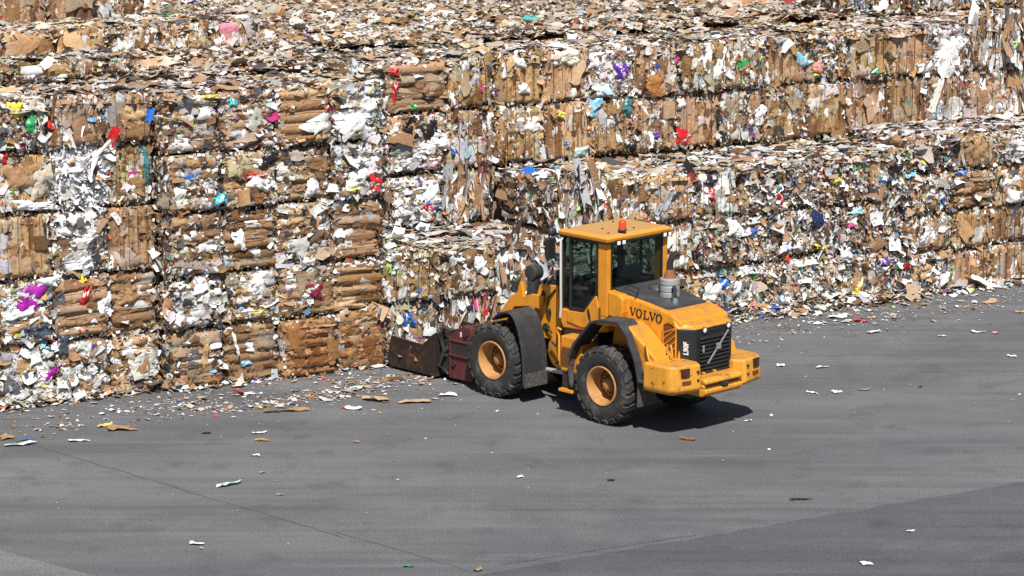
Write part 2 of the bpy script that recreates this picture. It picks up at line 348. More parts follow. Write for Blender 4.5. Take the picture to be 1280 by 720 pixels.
def face_flakes(rng, w, h, dgrid, st, n=None):
    n = n or st['n']; nu, nv = dgrid.shape[1] - 1, dgrid.shape[0] - 1
    if rng.uniform() < 2 and st.get('ew', 0) > 0:     # plain faces carry their scraps mostly along the seams
        m = rng.uniform(size=n) < st['ew']
    else: m = np.zeros(n, bool)
    u, v = rng.uniform(-.02, w + .02, n), rng.uniform(-.02, h + .02, n)
    side = rng.integers(0, 4, n); g = np.abs(rng.normal(0, .09, n))
    # clusters so that scraps gather in patches
    nc = 7; cu, cv = rng.uniform(0, w, nc), rng.uniform(0, h, nc); ci = rng.integers(0, nc, n)
    cl = rng.uniform(size=n) < .35
    u = np.where(cl, cu[ci] + rng.normal(0, .13, n), u); v = np.where(cl, cv[ci] + rng.normal(0, .10, n), v)
    u = np.where(m & (side == 0), g, np.where(m & (side == 1), w - g, u)); v = np.where(m & (side == 2), g, np.where(m & (side == 3), h - g, v))
    u = np.clip(u, .02, w - .02); v = np.clip(v, .02, h - .02)
    d = dgrid[np.clip((v / h * nv).astype(int), 0, nv), np.clip((u / w * nu).astype(int), 0, nu)]
    size = st['sz'] * np.exp(rng.normal(0, .62, n)); size = np.clip(size, .022, .36)
    asp = np.exp(rng.normal(0, .35, n)); spin = rng.uniform(-math.pi, math.pi, n)
    tilt = rng.normal(0, .22, (n, 2))
    if st['dir'] == 'H': spin = rng.normal(0, .5, n); asp *= 1.5; tilt[:, 0] += rng.normal(-.05, .3, n)
    else: spin = rng.normal(0, .5, n); asp /= 1.6; tilt[:, 1] += rng.normal(0, .3, n)
    if st.get('slat'): spin = rng.normal(0, .16, n); asp = np.exp(rng.normal(-1.5, .3, n)); size *= 1.35; tilt[:, 1] = rng.normal(0, .8, n)
    if st.get('strip'): spin = rng.uniform(-math.pi, math.pi, n); asp = np.exp(rng.normal(1.7, .4, n)); tilt = rng.normal(0, .35, (n, 2))
    if st.get('chaos'): spin = rng.uniform(-math.pi, math.pi, n); tilt = rng.normal(0, .55, (n, 2))
    d = d + rng.uniform(.0, .024, n) * (3.2 if st.get('chaos') else 1) + .25 * size * np.abs(np.sin(tilt[:, 0])) * .5
    return flakes(rng, np.stack([u, v, d], -1), size, asp, spin, tilt), pick(rng, n, st['fl'])

def to_face(P, which, w, dp, h):
    """face space (u, v, d) -> bale space: x across the front, y into the stack, z up"""
    u, v, d = P[..., 0], P[..., 1], P[..., 2]
    if which == 'front': return np.stack([u - w / 2, -d, v], -1)
    if which == 'left': return np.stack([-w / 2 - d, dp - u, v], -1)
    if which == 'right': return np.stack([w / 2 + d, u, v], -1)
    return np.stack([u - w / 2, v, h + d], -1)          # top

TOPST = dict(bands=0, dir='H', bulge=0, sheets=60, body={'brown': 3, 'beige': 3, 'white': 3}, n=420, sz=.075, fl={'white': 5, 'brown': 2.6, 'beige': 3.4, 'dark': .4, 'acc': .3}, ew=.15, lump=1.5, step=.06)
TOPBROWN = dict(TOPST, sz=.06, n=520, fl={'white': 2.8, 'brown': 3.4, 'beige': 5.2, 'dark': .5, 'acc': .2}, body={'brown': 4, 'beige': 2.5, 'white': .8})
SIDEST = dict(bands=6, dir='H', bulge=.03, sheets=46, body={'brown': 5, 'dark': .8, 'white': 1.2}, n=420, sz=.06, fl={'brown': 6, 'white': 2.6, 'dark': 1, 'acc': .3}, ew=.2)

def make_bale(name, rng, s0, s1, t0, dp, z0, z1, typ, top, left, right, topst):
    global TINT
    TINT = np.clip(rng.normal(.98, .13), .7, 1.2) * np.array([1, rng.uniform(.96, 1.03), rng.uniform(.88, 1.12)])
    st = dict(ST[typ]); g = .05
    w, h = (s1 - s0) - g, (z1 - z0) - g
    if st['bands']: st['bands'] = max(2, st['bands'] + int(rng.integers(-1, 2)))
    st['bulge'] *= rng.uniform(.8, 1.25)
    G = Geo()
    i = .10                                       # solid core
    cv = np.array([(x, y, z) for x in (-w / 2 + i, w / 2 - i) for y in (i, dp) for z in (.02, h - i)])
    cf = np.array([(0, 1, 3, 2), (4, 6, 7, 5), (0, 4, 5, 1), (2, 3, 7, 6), (0, 2, 6, 4), (1, 5, 7, 3)])
    G.add(cv, cf, np.tile(np.array([[.06, .04, .025]]), (6, 1)))
    for which, fw, fh, fs in (('front', w, h, st), ('left', dp, h, SIDEST), ('right', dp, h, SIDEST), ('top', w, dp, topst)):
        fs = dict(fs)
        show = {'front': True, 'left': left, 'right': right, 'top': top}[which]
        u, v, d, q, c = grid_face(rng, fw, fh, fs, which != 'top')
        G.add(to_face(np.stack([u, v, d], -1), which, w, dp, h), q, c)
        if show:
            n = fs['n'] if which == 'front' else int(fs['n'] * (fw * fh) / 1.7)
            if which == 'top':
                fl, fc = face_flakes(rng, fw, fh, d, fs, n)
                ctr = fl.mean(1, keepdims=True); fl[..., 2] = ctr[..., 2] + (fl[..., 2] - ctr[..., 2]) * .6     # trodden flat
            else:
                fl, fc = face_flakes(rng, fw, fh, d, fs, n)
            if which == 'front':
                ns = 120; per = rng.uniform(0, 2 * (w + h), ns); gi = np.abs(rng.normal(0, .05, ns)) - .015
                U = np.select([per < w, per < w + h, per < 2 * w + h], [per, w - gi, per - w - h], gi); V = np.select([per < w, per < w + h, per < 2 * w + h], [gi, per - w, h - gi], per - 2 * w - h)
                pos = np.stack([U, V, rng.uniform(-.15, -.01, ns)], -1)
                f2 = flakes(rng, pos, np.clip(.05 * np.exp(rng.normal(0, .5, ns)), .02, .17), np.exp(rng.normal(0, .5, ns)), rng.uniform(-3.14, 3.14, ns), rng.normal(0, .75, (ns, 2)))
                G.add_flakes(to_face(f2, 'front', w, dp, h), pick(rng, ns, {'brown': 5, 'white': 3.4, 'dark': 1.3, 'beige': 1, 'acc': .5}))
            if which == 'front' and st.get('ov'): overlay(rng, fw, fh, d, st, G, lambda P: to_face(P, 'front', w, dp, h))
            if which == 'top': overlay(rng, fw, fh, d, dict(fs, ov=26, ovs=.24, ovc=fs['fl']), G, lambda P: to_face(P, 'top', w, dp, h))
            G.add_flakes(to_face(fl, which, w, dp, h), fc)
    TINT = np.ones(3)
    c = W((s0 + s1) / 2, t0, z0)
    o = G.build(name, M['paper'], c, WANG)
    return o, w, h

# rows of bales: block, list of columns (s0, s1), t0, depth, row heights, kinds by column from the ground up
BALES = []      # dicts
def block(key, cols, t0, dp, rows, kinds, jit=.07):
    for ci in range(len(cols) - 1):
        rz = rows[ci] if isinstance(rows[0], (list, tuple)) else rows
        dz = np.concatenate([[0], RNG.uniform(-.035, .035, len(rz) - 1)]) if rz[0] == 0 else np.zeros(len(rz))
        for ri in range(len(rz) - 1):
            k = kinds[ci][ri]
            if k is None: continue
            t = (t0[ci][ri] if isinstance(t0, (list, tuple)) else t0) + RNG.uniform(-jit, jit)
            BALES.append(dict(key=key, s0=cols[ci], s1=cols[ci + 1], t0=t, dp=dp, z0=rz[ri] + dz[ri], z1=rz[ri + 1] + dz[ri + 1], typ=k, col=ci, row=ri))

RA = [0, 1.2, 2.5, 3.8, 4.98, 6.02]
block('A', [-1.15, .02, 1.18, 2.33, 3.34], 0.02, 2.2, RA, [
    ['mixV', 'mixH', 'kraftV', 'mixH', 'mixV'],
    ['white', 'white', 'kraftV', 'mixV', 'loose'],
    ['white', 'kraftH', 'white', 'shred', 'mixV'],
    ['mixH', 'kraftH', 'kraftV', 'mixV', 'kraftV']])
RB = [0, 1.26, 2.3, 3.58, 4.76, 5.93]
TB = [[-.3] * 5, [-.3] * 5, [-.46, -.3, -.3, -.28, -.3], [-.42, -.28, -.3, -.3, -.3]]
block('B', [3.4, 4.62, 5.8, 7.05, 8.25], TB, 2.2, RB, [
    ['mixH', 'white', 'mixH', 'mixH', 'mixH'],
    ['kraftH', 'mixH', 'kraftH', 'mixH', 'mixH'],
    ['rustH', 'mixH', 'mixH', 'mixH', 'kraftH'],
    ['rustH', 'kraftH', 'kraftH', 'white', 'white']])
block('C', [8.32, 9.68, 11.02, 12.36], 0, 2.35, [0, 1.22, 2.28], [['mixV', 'mixV'], ['slatV', 'mixV'], ['mixV', 'slatV']])
block('T', [8.4, 9.75, 11.05, 12.3], 2.4, 2.3, [2.3, 3.42], [['mixV'], ['white'], ['slatV']])
LS = [12.38 + 1.2 * i for i in range(9)]
block('L', LS, 0, 2.4, [0, 1.2, 2.32, 3.45], [
    ['mixV', 'white', 'slatV'], ['loose', 'loose', 'mixV'], ['loose', 'mixV', 'mixV'], ['loose', 'loose', 'mixV'], ['loose', 'loose', 'loose'],
    ['loose', 'loose', 'loose'], ['loose', 'loose', 'loose'], ['loose', 'loose', 'loose']], jit=.11)
block('E', [LS[-1] + .02, 23.25, 24.4, 25.55, 26.7, 27.9], .02, 2.4, [0, .98, 1.89, 2.87, 3.68], [
    ['loose', 'mixV', 'loose', 'loose'], ['kraftV', 'kraftV', 'kraftH', 'kraftV'], ['kraftV', 'kraftV', 'mixV', 'white'], ['kraftV', 'mixV', 'kraftV', 'mixV'], ['mixV', 'kraftV', 'mixV', 'mixV']], jit=.08)
US = [8.32, 9.66, 11.2] + [11.2 + 1.19 * i for i in range(1, 16)]
UK = [['mixV', 'white'], ['white', 'kraftH'], ['mixV', 'mixV'], ['mixV', 'kraftV'], ['kraftV', 'kraftV'], ['mixV', 'white'], ['mixV', 'mixV'], ['kraftV', 'mixV'], ['mixV', 'mixV'],
      ['mixV', 'kraftV'], ['kraftV', 'loose'], ['kraftV', 'kraftV'], ['kraftV', 'kraftV'], ['mixV', 'white'], ['mixV', 'slatV'], ['slatV', 'slatV'], ['kraftV', 'mixV']]
block('U', US, 2.45, 2.3, [3.47, 4.77, 5.93], UK, jit=.09)
UF = [s for s in US if s >= 17.1]
block('S', [-1.1, .15, 1.35, 2.6, 3.9], 2.25, 1.6, [6.02, 6.42], [['kraftH'], ['mixH'], ['kraftH'], ['mixV']])
block('K', [1.2, 2.4, 3.6, 4.8, 6.0, 7.2, 8.4], 6.1, 1.8, [5.95, 6.62], [['kraftV'], ['kraftV'], ['kraftV'], ['mixV'], ['mixV'], ['mixV']])
block('M', [2.4, 3.6, 4.8, 6.0, 7.2], 9.8, 1.8, [6.0, 7.35], [['mixV'], ['kraftV'], ['kraftV'], ['mixV']])
block('H', [23.6, 24.8, 26.0, 27.2, 28.4, 29.6], 4.95, 1.8, [5.95, 7.0], [['loose'], ['loose'], ['mixV'], ['loose'], ['loose']])

def covered(s, t, z):
    return any(b['s0'] < s < b['s1'] and b['t0'] - .02 < t < b['t0'] + b['dp'] and b['z0'] < z < b['z1'] for b in BALES)

WORD = ['one', 'two', 'three', 'four', 'five', 'six', 'seven', 'eight', 'nine', 'ten', 'eleven', 'twelve', 'thirteen', 'fourteen', 'fifteen', 'sixteen', 'seventeen']
DESC = {'kraftH': 'ridged brown cardboard', 'kraftV': 'upright folded brown cardboard', 'rustH': 'crumpled orange-brown cardboard', 'mixH': 'layered paper and card',
        'mixV': 'mixed card and paper', 'slatV': 'striped white-brown paper', 'white': 'mostly white paper', 'shred': 'shredded white paper', 'loose': 'multicoloured loose paper'}
PLACE = {'A': 'tall stack at left edge', 'B': 'ridged stack by bucket', 'C': 'two-high stack behind bucket', 'T': 'ledge above two-high stack',
         'L': 'long low stack behind loader', 'E': 'four-high stack at right edge', 'U': 'upper wall', 'S': 'thin row atop left stack',
         'K': 'middle row on top left', 'M': 'rearmost row on top left', 'H': 'heap along top right'}
GROUP = {'A': 'bales of the left stack', 'B': 'bales of the ridged stack', 'C': 'bales of the two-high stack', 'T': 'bales on the ledge', 'L': 'bales of the long low stack',
         'E': 'bales of the right stack', 'U': 'bales of the upper wall', 'S': 'thin bales on the left stack', 'K': 'bales on the top platform', 'M': 'rearmost bales on the platform', 'H': 'bales of the top right heap'}
NROWS = {'A': 5, 'B': 5, 'C': 2, 'T': 1, 'L': 3, 'E': 4, 'U': 2, 'S': 1, 'K': 1, 'M': 1, 'H': 1}

for i, b in enumerate(BALES):
    rng = np.random.default_rng(100 + i)
    zm = (b['z0'] + b['z1']) / 2; sm = (b['s0'] + b['s1']) / 2
    top = not covered(sm, b['t0'] + .5, b['z1'] + .15)
    left = not covered(b['s0'] - .1, b['t0'] + .25, zm); right = not covered(b['s1'] + .1, b['t0'] + .25, zm)
    cardboard = b['typ'] in ('kraftH', 'kraftV', 'rustH')
    o, w, h = make_bale('cardboard_bale' if cardboard else 'paper_bale', rng, b['s0'], b['s1'], b['t0'], b['dp'], b['z0'], b['z1'], b['typ'], top, left, right,
                        TOPBROWN if b['key'] in 'ABUSKMH' else TOPST)
    where = (f"row {WORD[b['row']]} up, " if NROWS[b['key']] > 1 else '') + f"column {WORD[b['col']]} of {PLACE[b['key']]}"
    tag(o, f"{DESC[b['typ']]} bale, {where}", 'bale', GROUP[b['key']])
    b['obj'] = o; b['w'] = w; b['h'] = h
    # the wires that hold the bale together lie in the pressed grooves
    if b['key'] in 'ABCLEU' and b['typ'] not in ('shred', 'loose'):
        nw = 4; r_ = .006
        for k in range(nw):
            f = (k + 1) / (nw + 1)
            mb = MB()
            if ST[b['typ']]['dir'] == 'H':
                pts = [(x, -.03 - .010 * math.sin(k * 2 + x * 5), h * f) for x in np.linspace(-w / 2 + .03, w / 2 - .03, 9)]
            else:
                pts = [(-w / 2 + w * f, -.03 - .010 * math.sin(k * 2 + z * 5), z) for z in np.linspace(.03, h - .03, 9)]
            mb.tube(pts, r_, 4).build('baling_wire', M['wire'], o)

# ------------------------------------------------------------------ larger scraps that stick out of the bales
CN = {'magenta': ((.36, .015, .34), 'plastic_sheet'), 'lime': ((.42, .62, .12), 'plastic_sheet'), 'white': ((.83, .83, .83), 'paper_sheet'), 'slate': ((.055, .075, .10), 'cloth_scrap'),
      'yellow': ((.78, .62, .05), 'plastic_sheet'), 'teal': ((.06, .19, .20), 'net_scrap'), 'red': ((.62, .02, .025), 'plastic_bag'), 'turquoise': ((.03, .42, .48), 'plastic_bag'),
      'beige': ((.52, .45, .36), 'cardboard_panel'), 'brown': ((.37, .22, .11), 'cardboard_panel'), 'tan': ((.50, .34, .18), 'cardboard_panel'), 'cream': ((.78, .74, .62), 'paper_sheet'),
      'dark brown': ((.12, .075, .045), 'cardboard_panel'), 'black': ((.02, .02, .022), 'plastic_bag'), 'maroon': ((.22, .02, .05), 'plastic_bag'), 'blue': ((.02, .14, .50), 'plastic_sheet'),
      'light blue': ((.22, .56, .78), 'plastic_bag'), 'purple': ((.14, .03, .38), 'plastic_sheet'), 'green': ((.04, .32, .10), 'plastic_sheet'), 'pink': ((.70, .30, .28), 'paper_sheet'),
      'navy': ((.015, .03, .09), 'cloth_scrap'), 'orange-brown': ((.36, .16, .05), 'cardboard_panel'), 'grey green': ((.34, .50, .46), 'plastic_sheet'), 'cyan': ((.30, .62, .70), 'plastic_sheet')}
SCRAPS = [('magenta', .69, 2.13, 0, .61, .57), ('lime', .41, 2.27, 0, .26, .28), ('white', 1.06, 2.42, 0, .42, .22), ('white', .52, 1.86, 0, .58, .25), ('slate', .73, 1.46, 0, .77, .35),
 ('slate', 1.35, 1.15, 0, .23, .58), ('magenta', 1.0, .55, 0, .49, .2), ('yellow', .55, 5.8, 0, .34, .3), ('green', .85, 5.5, 0, .25, .4), ('teal', 3.2, 4.5, 0, .23, .76), ('red', .25, 4.9, 0, .23, .24),
 ('white', .87, 3.92, 0, .9, .2), ('beige', 1.08, 4.41, 0, .62, .6), ('brown', .6, 4.52, 0, .7, .6), ('white', 1.52, 3.48, 0, .45, .38), ('red', 1.8, 2.06, 0, .12, .48), ('white', 2.2, 1.86, 0, .26, .52),
 ('brown', 2.7, 1.97, 0, .44, .45), ('tan', 2.89, 5.5, 0, .56, .5), ('turquoise', 4.54, 3.79, -.3, .35, .18), ('white', 5.4, 4.05, -.3, .52, .32), ('red', 5.33, 4.22, -.3, .42, .14), ('red', 7.98, 3.9, -.3, .26, .5),
 ('yellow', 7.49, 3.74, -.3, .44, .1), ('white', 7.55, 3.95, -.3, .55, .36), ('white', 6.63, 3.84, -.3, .39, .36), ('white', 7.5, 5.05, -.3, .7, .5), ('white', 7.9, 5.45, -.3, .36, .32), ('turquoise', 4.88, 5.7, -.3, .2, .19),
 ('yellow', 4.41, 5.83, -.3, .41, .1), ('white', 4.95, 2.94, -.3, .26, .48), ('white', 6.48, 2.37, -.3, .4, .34), ('dark brown', 6.66, 2.84, -.3, .58, .34), ('black', 5.6, 4.5, -.3, .4, .3), ('maroon', 6.56, 1.76, -.3, .4, .36),
 ('white', 3.75, 1.4, -.3, .5, .2), ('yellow', 5.34, 1.42, -.3, .29, .13), ('light blue', 5.06, .4, -.3, .24, .16), ('white', 4.85, .8, -.3, .08, .55), ('tan', 4.2, .7, -.3, .15, .7), ('tan', 7.3, 1.36, -.3, .85, .2),
 ('red', 10.6, 2.7, 2.4, .32, .22), ('red', 9.9, 5.7, 2.4, .24, .2), ('red', 9.92, 5.25, 2.4, .16, .4), ('cream', 9.9, 4.46, 2.4, .4, .32), ('black', 10.27, 4.46, 2.4, .48, .5), ('black', 10.76, 4.39, 2.4, .4, .5),
 ('white', 11.0, 4.14, 2.4, .44, .4), ('blue', 11.3, 3.9, 2.4, .1, .24), ('black', 10.7, 5.09, 2.4, .4, .16), ('green', 10.37, 4.9, 2.4, .17, .2), ('white', 9.95, 2.75, 2.4, .3, .38), ('white', 11.44, 2.75, 2.4, .26, .6),
 ('white', 10.75, 3.0, 2.4, .3, .5), ('blue', 8.9, .83, 0, .3, .3), ('white', 8.57, 1.91, 0, .18, .2), ('white', 10.6, 1.85, 0, .36, .5), ('white', 11.5, 1.72, 0, .78, .55), ('pink', 12.05, 1.5, 0, .42, .42),
 ('white', 10.0, 2.08, 0, .42, .22), ('light blue', 14.83, 4.6, 2.4, .42, .5), ('purple', 15.6, 5.36, 2.4, .36, .45), ('red', 17.3, 3.75, 2.4, .38, .46), ('grey green', 14.48, 3.64, 2.4, .42, .28),
 ('black', 15.9, 3.64, 2.4, .32, .2), ('lime', 12.89, 2.8, 0, .26, .26), ('cream', 14.18, 5.75, 2.4, .72, .42), ('white', 14.9, 5.6, 2.4, .28, .33), ('white', 24.82, 5.2, 2.4, .9, 1.0), ('white', 24.15, 4.95, 2.4, .5, .24),
 ('white', 19.41, 4.09, 2.4, .46, .46), ('white', 18.2, 5.36, 2.4, .22, .8), ('orange-brown', 16.5, 5.0, 2.4, .58, .5), ('light blue', 20.58, 5.33, 2.4, .34, .32), ('pink', 20.97, 5.17, 2.4, .28, .34),
 ('green', 22.61, 4.95, 2.4, .25, .17), ('lime', 26.85, 5.35, 2.4, .26, .18), ('white', 21.92, 4.24, 2.4, .35, .18), ('white', 13.2, 4.34, 2.4, .62, .34), ('white', 12.96, 5.7, 2.4, .27, .3), ('white', 13.06, 5.15, 2.4, .32, .26),
 ('yellow', 13.98, 4.5, 2.4, .18, .17), ('blue', 14.11, 3.85, 2.4, .18, .17), ('teal', 15.8, 4.55, 2.4, .28, .4), ('white', 17.26, 4.52, 2.4, .2, .25), ('red', 26.5, 4.05, 2.4, .18, .26), ('purple', 16.55, 3.83, 2.4, .26, .16),
 ('black', 16.4, 3.12, 0, .46, .16), ('red', 16.45, 2.85, 0, .22, .3), ('white', 17.0, 2.05, 0, .4, .38), ('white', 18.6, 1.5, 0, .62, .25), ('blue', 18.45, 1.48, 0, .18, .2), ('navy', 19.3, 2.05, 0, .38, .38),
 ('teal', 18.2, 2.83, 0, .14, .2), ('red', 18.25, 2.62, 0, .13, .38), ('yellow', 19.85, 2.88, 0, .24, .14), ('black', 21.4, 3.1, 0, .38, .4), ('blue', 23.45, 2.75, 0, .26, .2), ('white', 24.9, 2.52, 0, .66, .4),
 ('white', 25.0, 2.1, 0, .5, .3), ('brown', 23.8, 3.25, 0, .8, .5), ('yellow', 19.4, 1.4, 0, .36, .13), ('white', 20.2, 1.16, 0, .36, .45), ('blue', 16.8, .81, 0, .3, .26), ('navy', 18.67, 2.96, 0, .2, .18),
 ('green', 17.79, .42, 0, .15, .36), ('pink', 17.6, .22, 0, .24, .3), ('yellow', 20.6, .36, 0, .16, .42), ('white', 16.5, .64, 0, .45, .48), ('white', 17.14, .68, 0, .25, .34), ('cyan', 20.5, 2.1, 0, .3, .2),
 ('navy', 21.6, 2.05, 0, .36, .22), ('tan', 22.45, .53, 0, .46, .44), ('white', 22.9, .3, 0, .5, .28), ('white', 22.49, 1.4, 0, .48, .42), ('purple', 21.15, .9, 0, .25, .2), ('black', 20.35, .9, 0, .24, .2), ('white', 19.6, .2, 0, .46, .3)]

def scrap(rng, w, h, col, name, parent, x, z, mat, out):
    n = 12
    a, b_ = np.meshgrid(np.linspace(-1, 1, n), np.linspace(-1, 1, n), indexing='xy')
    th = np.arctan2(b_, a); rad = np.maximum(np.abs(a), np.abs(b_))
    edge = 1 + .16 * np.sin(th * 2 + rng.uniform(0, 6)) + .12 * np.sin(th * 3 + rng.uniform(0, 6)) + .08 * np.sin(th * 5 + rng.uniform(0, 6))
    edge = edge + rng.normal(0, .07, edge.shape); u = a * edge * w * .44; v = b_ * edge * h * .44
    d = smooth_noise(rng, u, v, 5, 16) * .03 + smooth_noise(rng, u, v, 5, 44) * .016 - (rad ** 3) * .05 + rng.normal(0, .008, u.shape)
    sp = rng.normal(0, .18); u2 = u * math.cos(sp) - v * math.sin(sp); v2 = u * math.sin(sp) + v * math.cos(sp)
    P = np.stack([x + u2, -(out + d), z + v2], -1)
    idx = np.arange(n * n).reshape(n, n)
    q = np.stack([idx[:-1, :-1], idx[:-1, 1:], idx[1:, 1:], idx[1:, :-1]], -1).reshape(-1, 4)
    cq = np.array(col)[None] * rng.uniform(.78, 1.1, (len(q), 1))
    if name in ('plastic_sheet', 'plastic_bag') and max(col) > .12:          # printed band on the film
        cy = (b_[:-1, :-1] * math.cos(sp * 9) + a[:-1, :-1] * math.sin(sp * 9)).ravel(); f0 = rng.uniform(-.5, .5)
        mk = (np.abs(cy - f0) < .2) & (rng.uniform(size=len(q)) < .7); cq[mk] = np.array([.66, .66, .65]) * rng.uniform(.85, 1.05, (mk.sum(), 1))
    g = Geo(); g.add(P, q, cq)
    return g.build(name, mat, parent=parent)

for i, (c, s, z, t, w, h) in enumerate(SCRAPS):
    best = [b for b in BALES if b['s0'] <= s < b['s1'] and b['z0'] <= z < b['z1'] and abs(b['t0'] - t) < .3]
    if not best: continue
    b = best[0]; col, nm = CN[c]
    rng = np.random.default_rng(900 + i)
    o = scrap(rng, w, h, col, nm, b['obj'], s - (b['s0'] + b['s1']) / 2, z - b['z0'], M['paper'] if nm in ('paper_sheet', 'cardboard_panel') else M['plastic'], .065)
    o['label'] = f"{c} {nm.replace('_', ' ')} pressed into the bale face"

# ------------------------------------------------------------------ the mass of bales behind, seen only as its littered top
def mass():
    G = Geo(); rng = np.random.default_rng(5)
    for s0, s1, t0, t1, z1 in ((-6, 8.3, 2.3, 34, 5.86), (8.3, 34, 4.85, 34, 5.86), (8.3, 34, 2.62, 4.85, 3.40)):
        cv = np.array([W(s, t, z) for s in (s0, s1) for t in (t0, t1) for z in (0, z1)])
        G.add(cv, np.array([(0, 1, 3, 2), (4, 6, 7, 5), (0, 4, 5, 1), (2, 3, 7, 6), (0, 2, 6, 4), (1, 5, 7, 3)]), np.tile([[.20, .13, .075]], (6, 1)))
    # uneven top of pressed sheets
    for s0, s1, t0, t1 in ((-6, 8.3, 2.2, 34), (8.3, 34, 4.75, 34)):
        ns, nt = int((s1 - s0) / .11), int((t1 - t0) / .11)
        u, v = np.meshgrid(np.linspace(s0, s1, ns + 1), np.linspace(t0, t1, nt + 1), indexing='xy')
        bs, bt = np.floor(u / 1.2), np.floor(v / 2.3)
        step = (np.sin(bs * 12.9898 + bt * 78.233) * 43758.5) % 1.0
        fu = np.abs((u / 1.2) % 1 - .5); fv = np.abs((v / 2.3) % 1 - .5)
        z = 5.93 + (step - .5) * .26 + smooth_noise(rng, u, v, 6, 1.2) * .05 + smooth_noise(rng, u, v, 8, 7) * .03 + rng.normal(0, .016, u.shape) - np.where((fu > .44) | (fv > .465), .13, 0)
        P = P0 + u[..., None] * EX + v[..., None] * EN; P = P.copy(); P[..., 2] = z
        idx = np.arange(u.size).reshape(u.shape)
        q = np.stack([idx[:-1, :-1], idx[:-1, 1:], idx[1:, 1:], idx[1:, :-1]], -1).reshape(-1, 4)
        nsite = int((s1 - s0) * 14); 
        cc = pick(rng, 4000, {'brown': 5, 'beige': 4, 'white': 1.2, 'dark': .3})
        key = (np.floor(u[:-1, :-1] / .33 + smooth_noise(rng, u[:-1, :-1], v[:-1, :-1], 4, 5) * .35).astype(int) * 7349 + np.floor(v[:-1, :-1] / .45 + smooth_noise(rng, u[:-1, :-1], v[:-1, :-1], 4, 5) * .35).astype(int) * 9151) % 4000
        G.add(P, q, cc[key.ravel()] * rng.uniform(.9, 1.08, (len(q), 1)))
        area = (s1 - s0) * min(t1 - t0, 20); n = int(area * 105)
        s = rng.uniform(s0, s1, n); t = t0 + (min(t1, t0 + 20) - t0) * rng.uniform(0, 1, n) ** 1.3
        zz = z[np.clip(((t - t0) / (t1 - t0) * nt).astype(int), 0, nt), np.clip(((s - s0) / (s1 - s0) * ns).astype(int), 0, ns)] + rng.uniform(0, .05, n)
        size = np.clip(.085 * np.exp(rng.normal(0, .55, n)), .03, .35)
        fl = flakes(rng, np.zeros((n, 3)), size, np.exp(rng.normal(.2, .4, n)), rng.uniform(-3.14, 3.14, n), rng.normal(0, .26, (n, 2)), .25, .09)
        P = s[:, None, None] * EX + t[:, None, None] * EN + P0 + fl[..., :1] * EX + fl[..., 1:2] * EN
        P[..., 2] = zz[:, None] + fl[..., 2]
        G.add_flakes(P, pick(rng, n, {'brown': 3.4, 'beige': 6, 'white': 2.3, 'dark': .5, 'acc': .15}))
    return tag(G.build('baled_paper', M['paper']), 'littered beige top of the deep paper bale mass reaching back out of view', 'waste paper', kind='stuff')
mass()

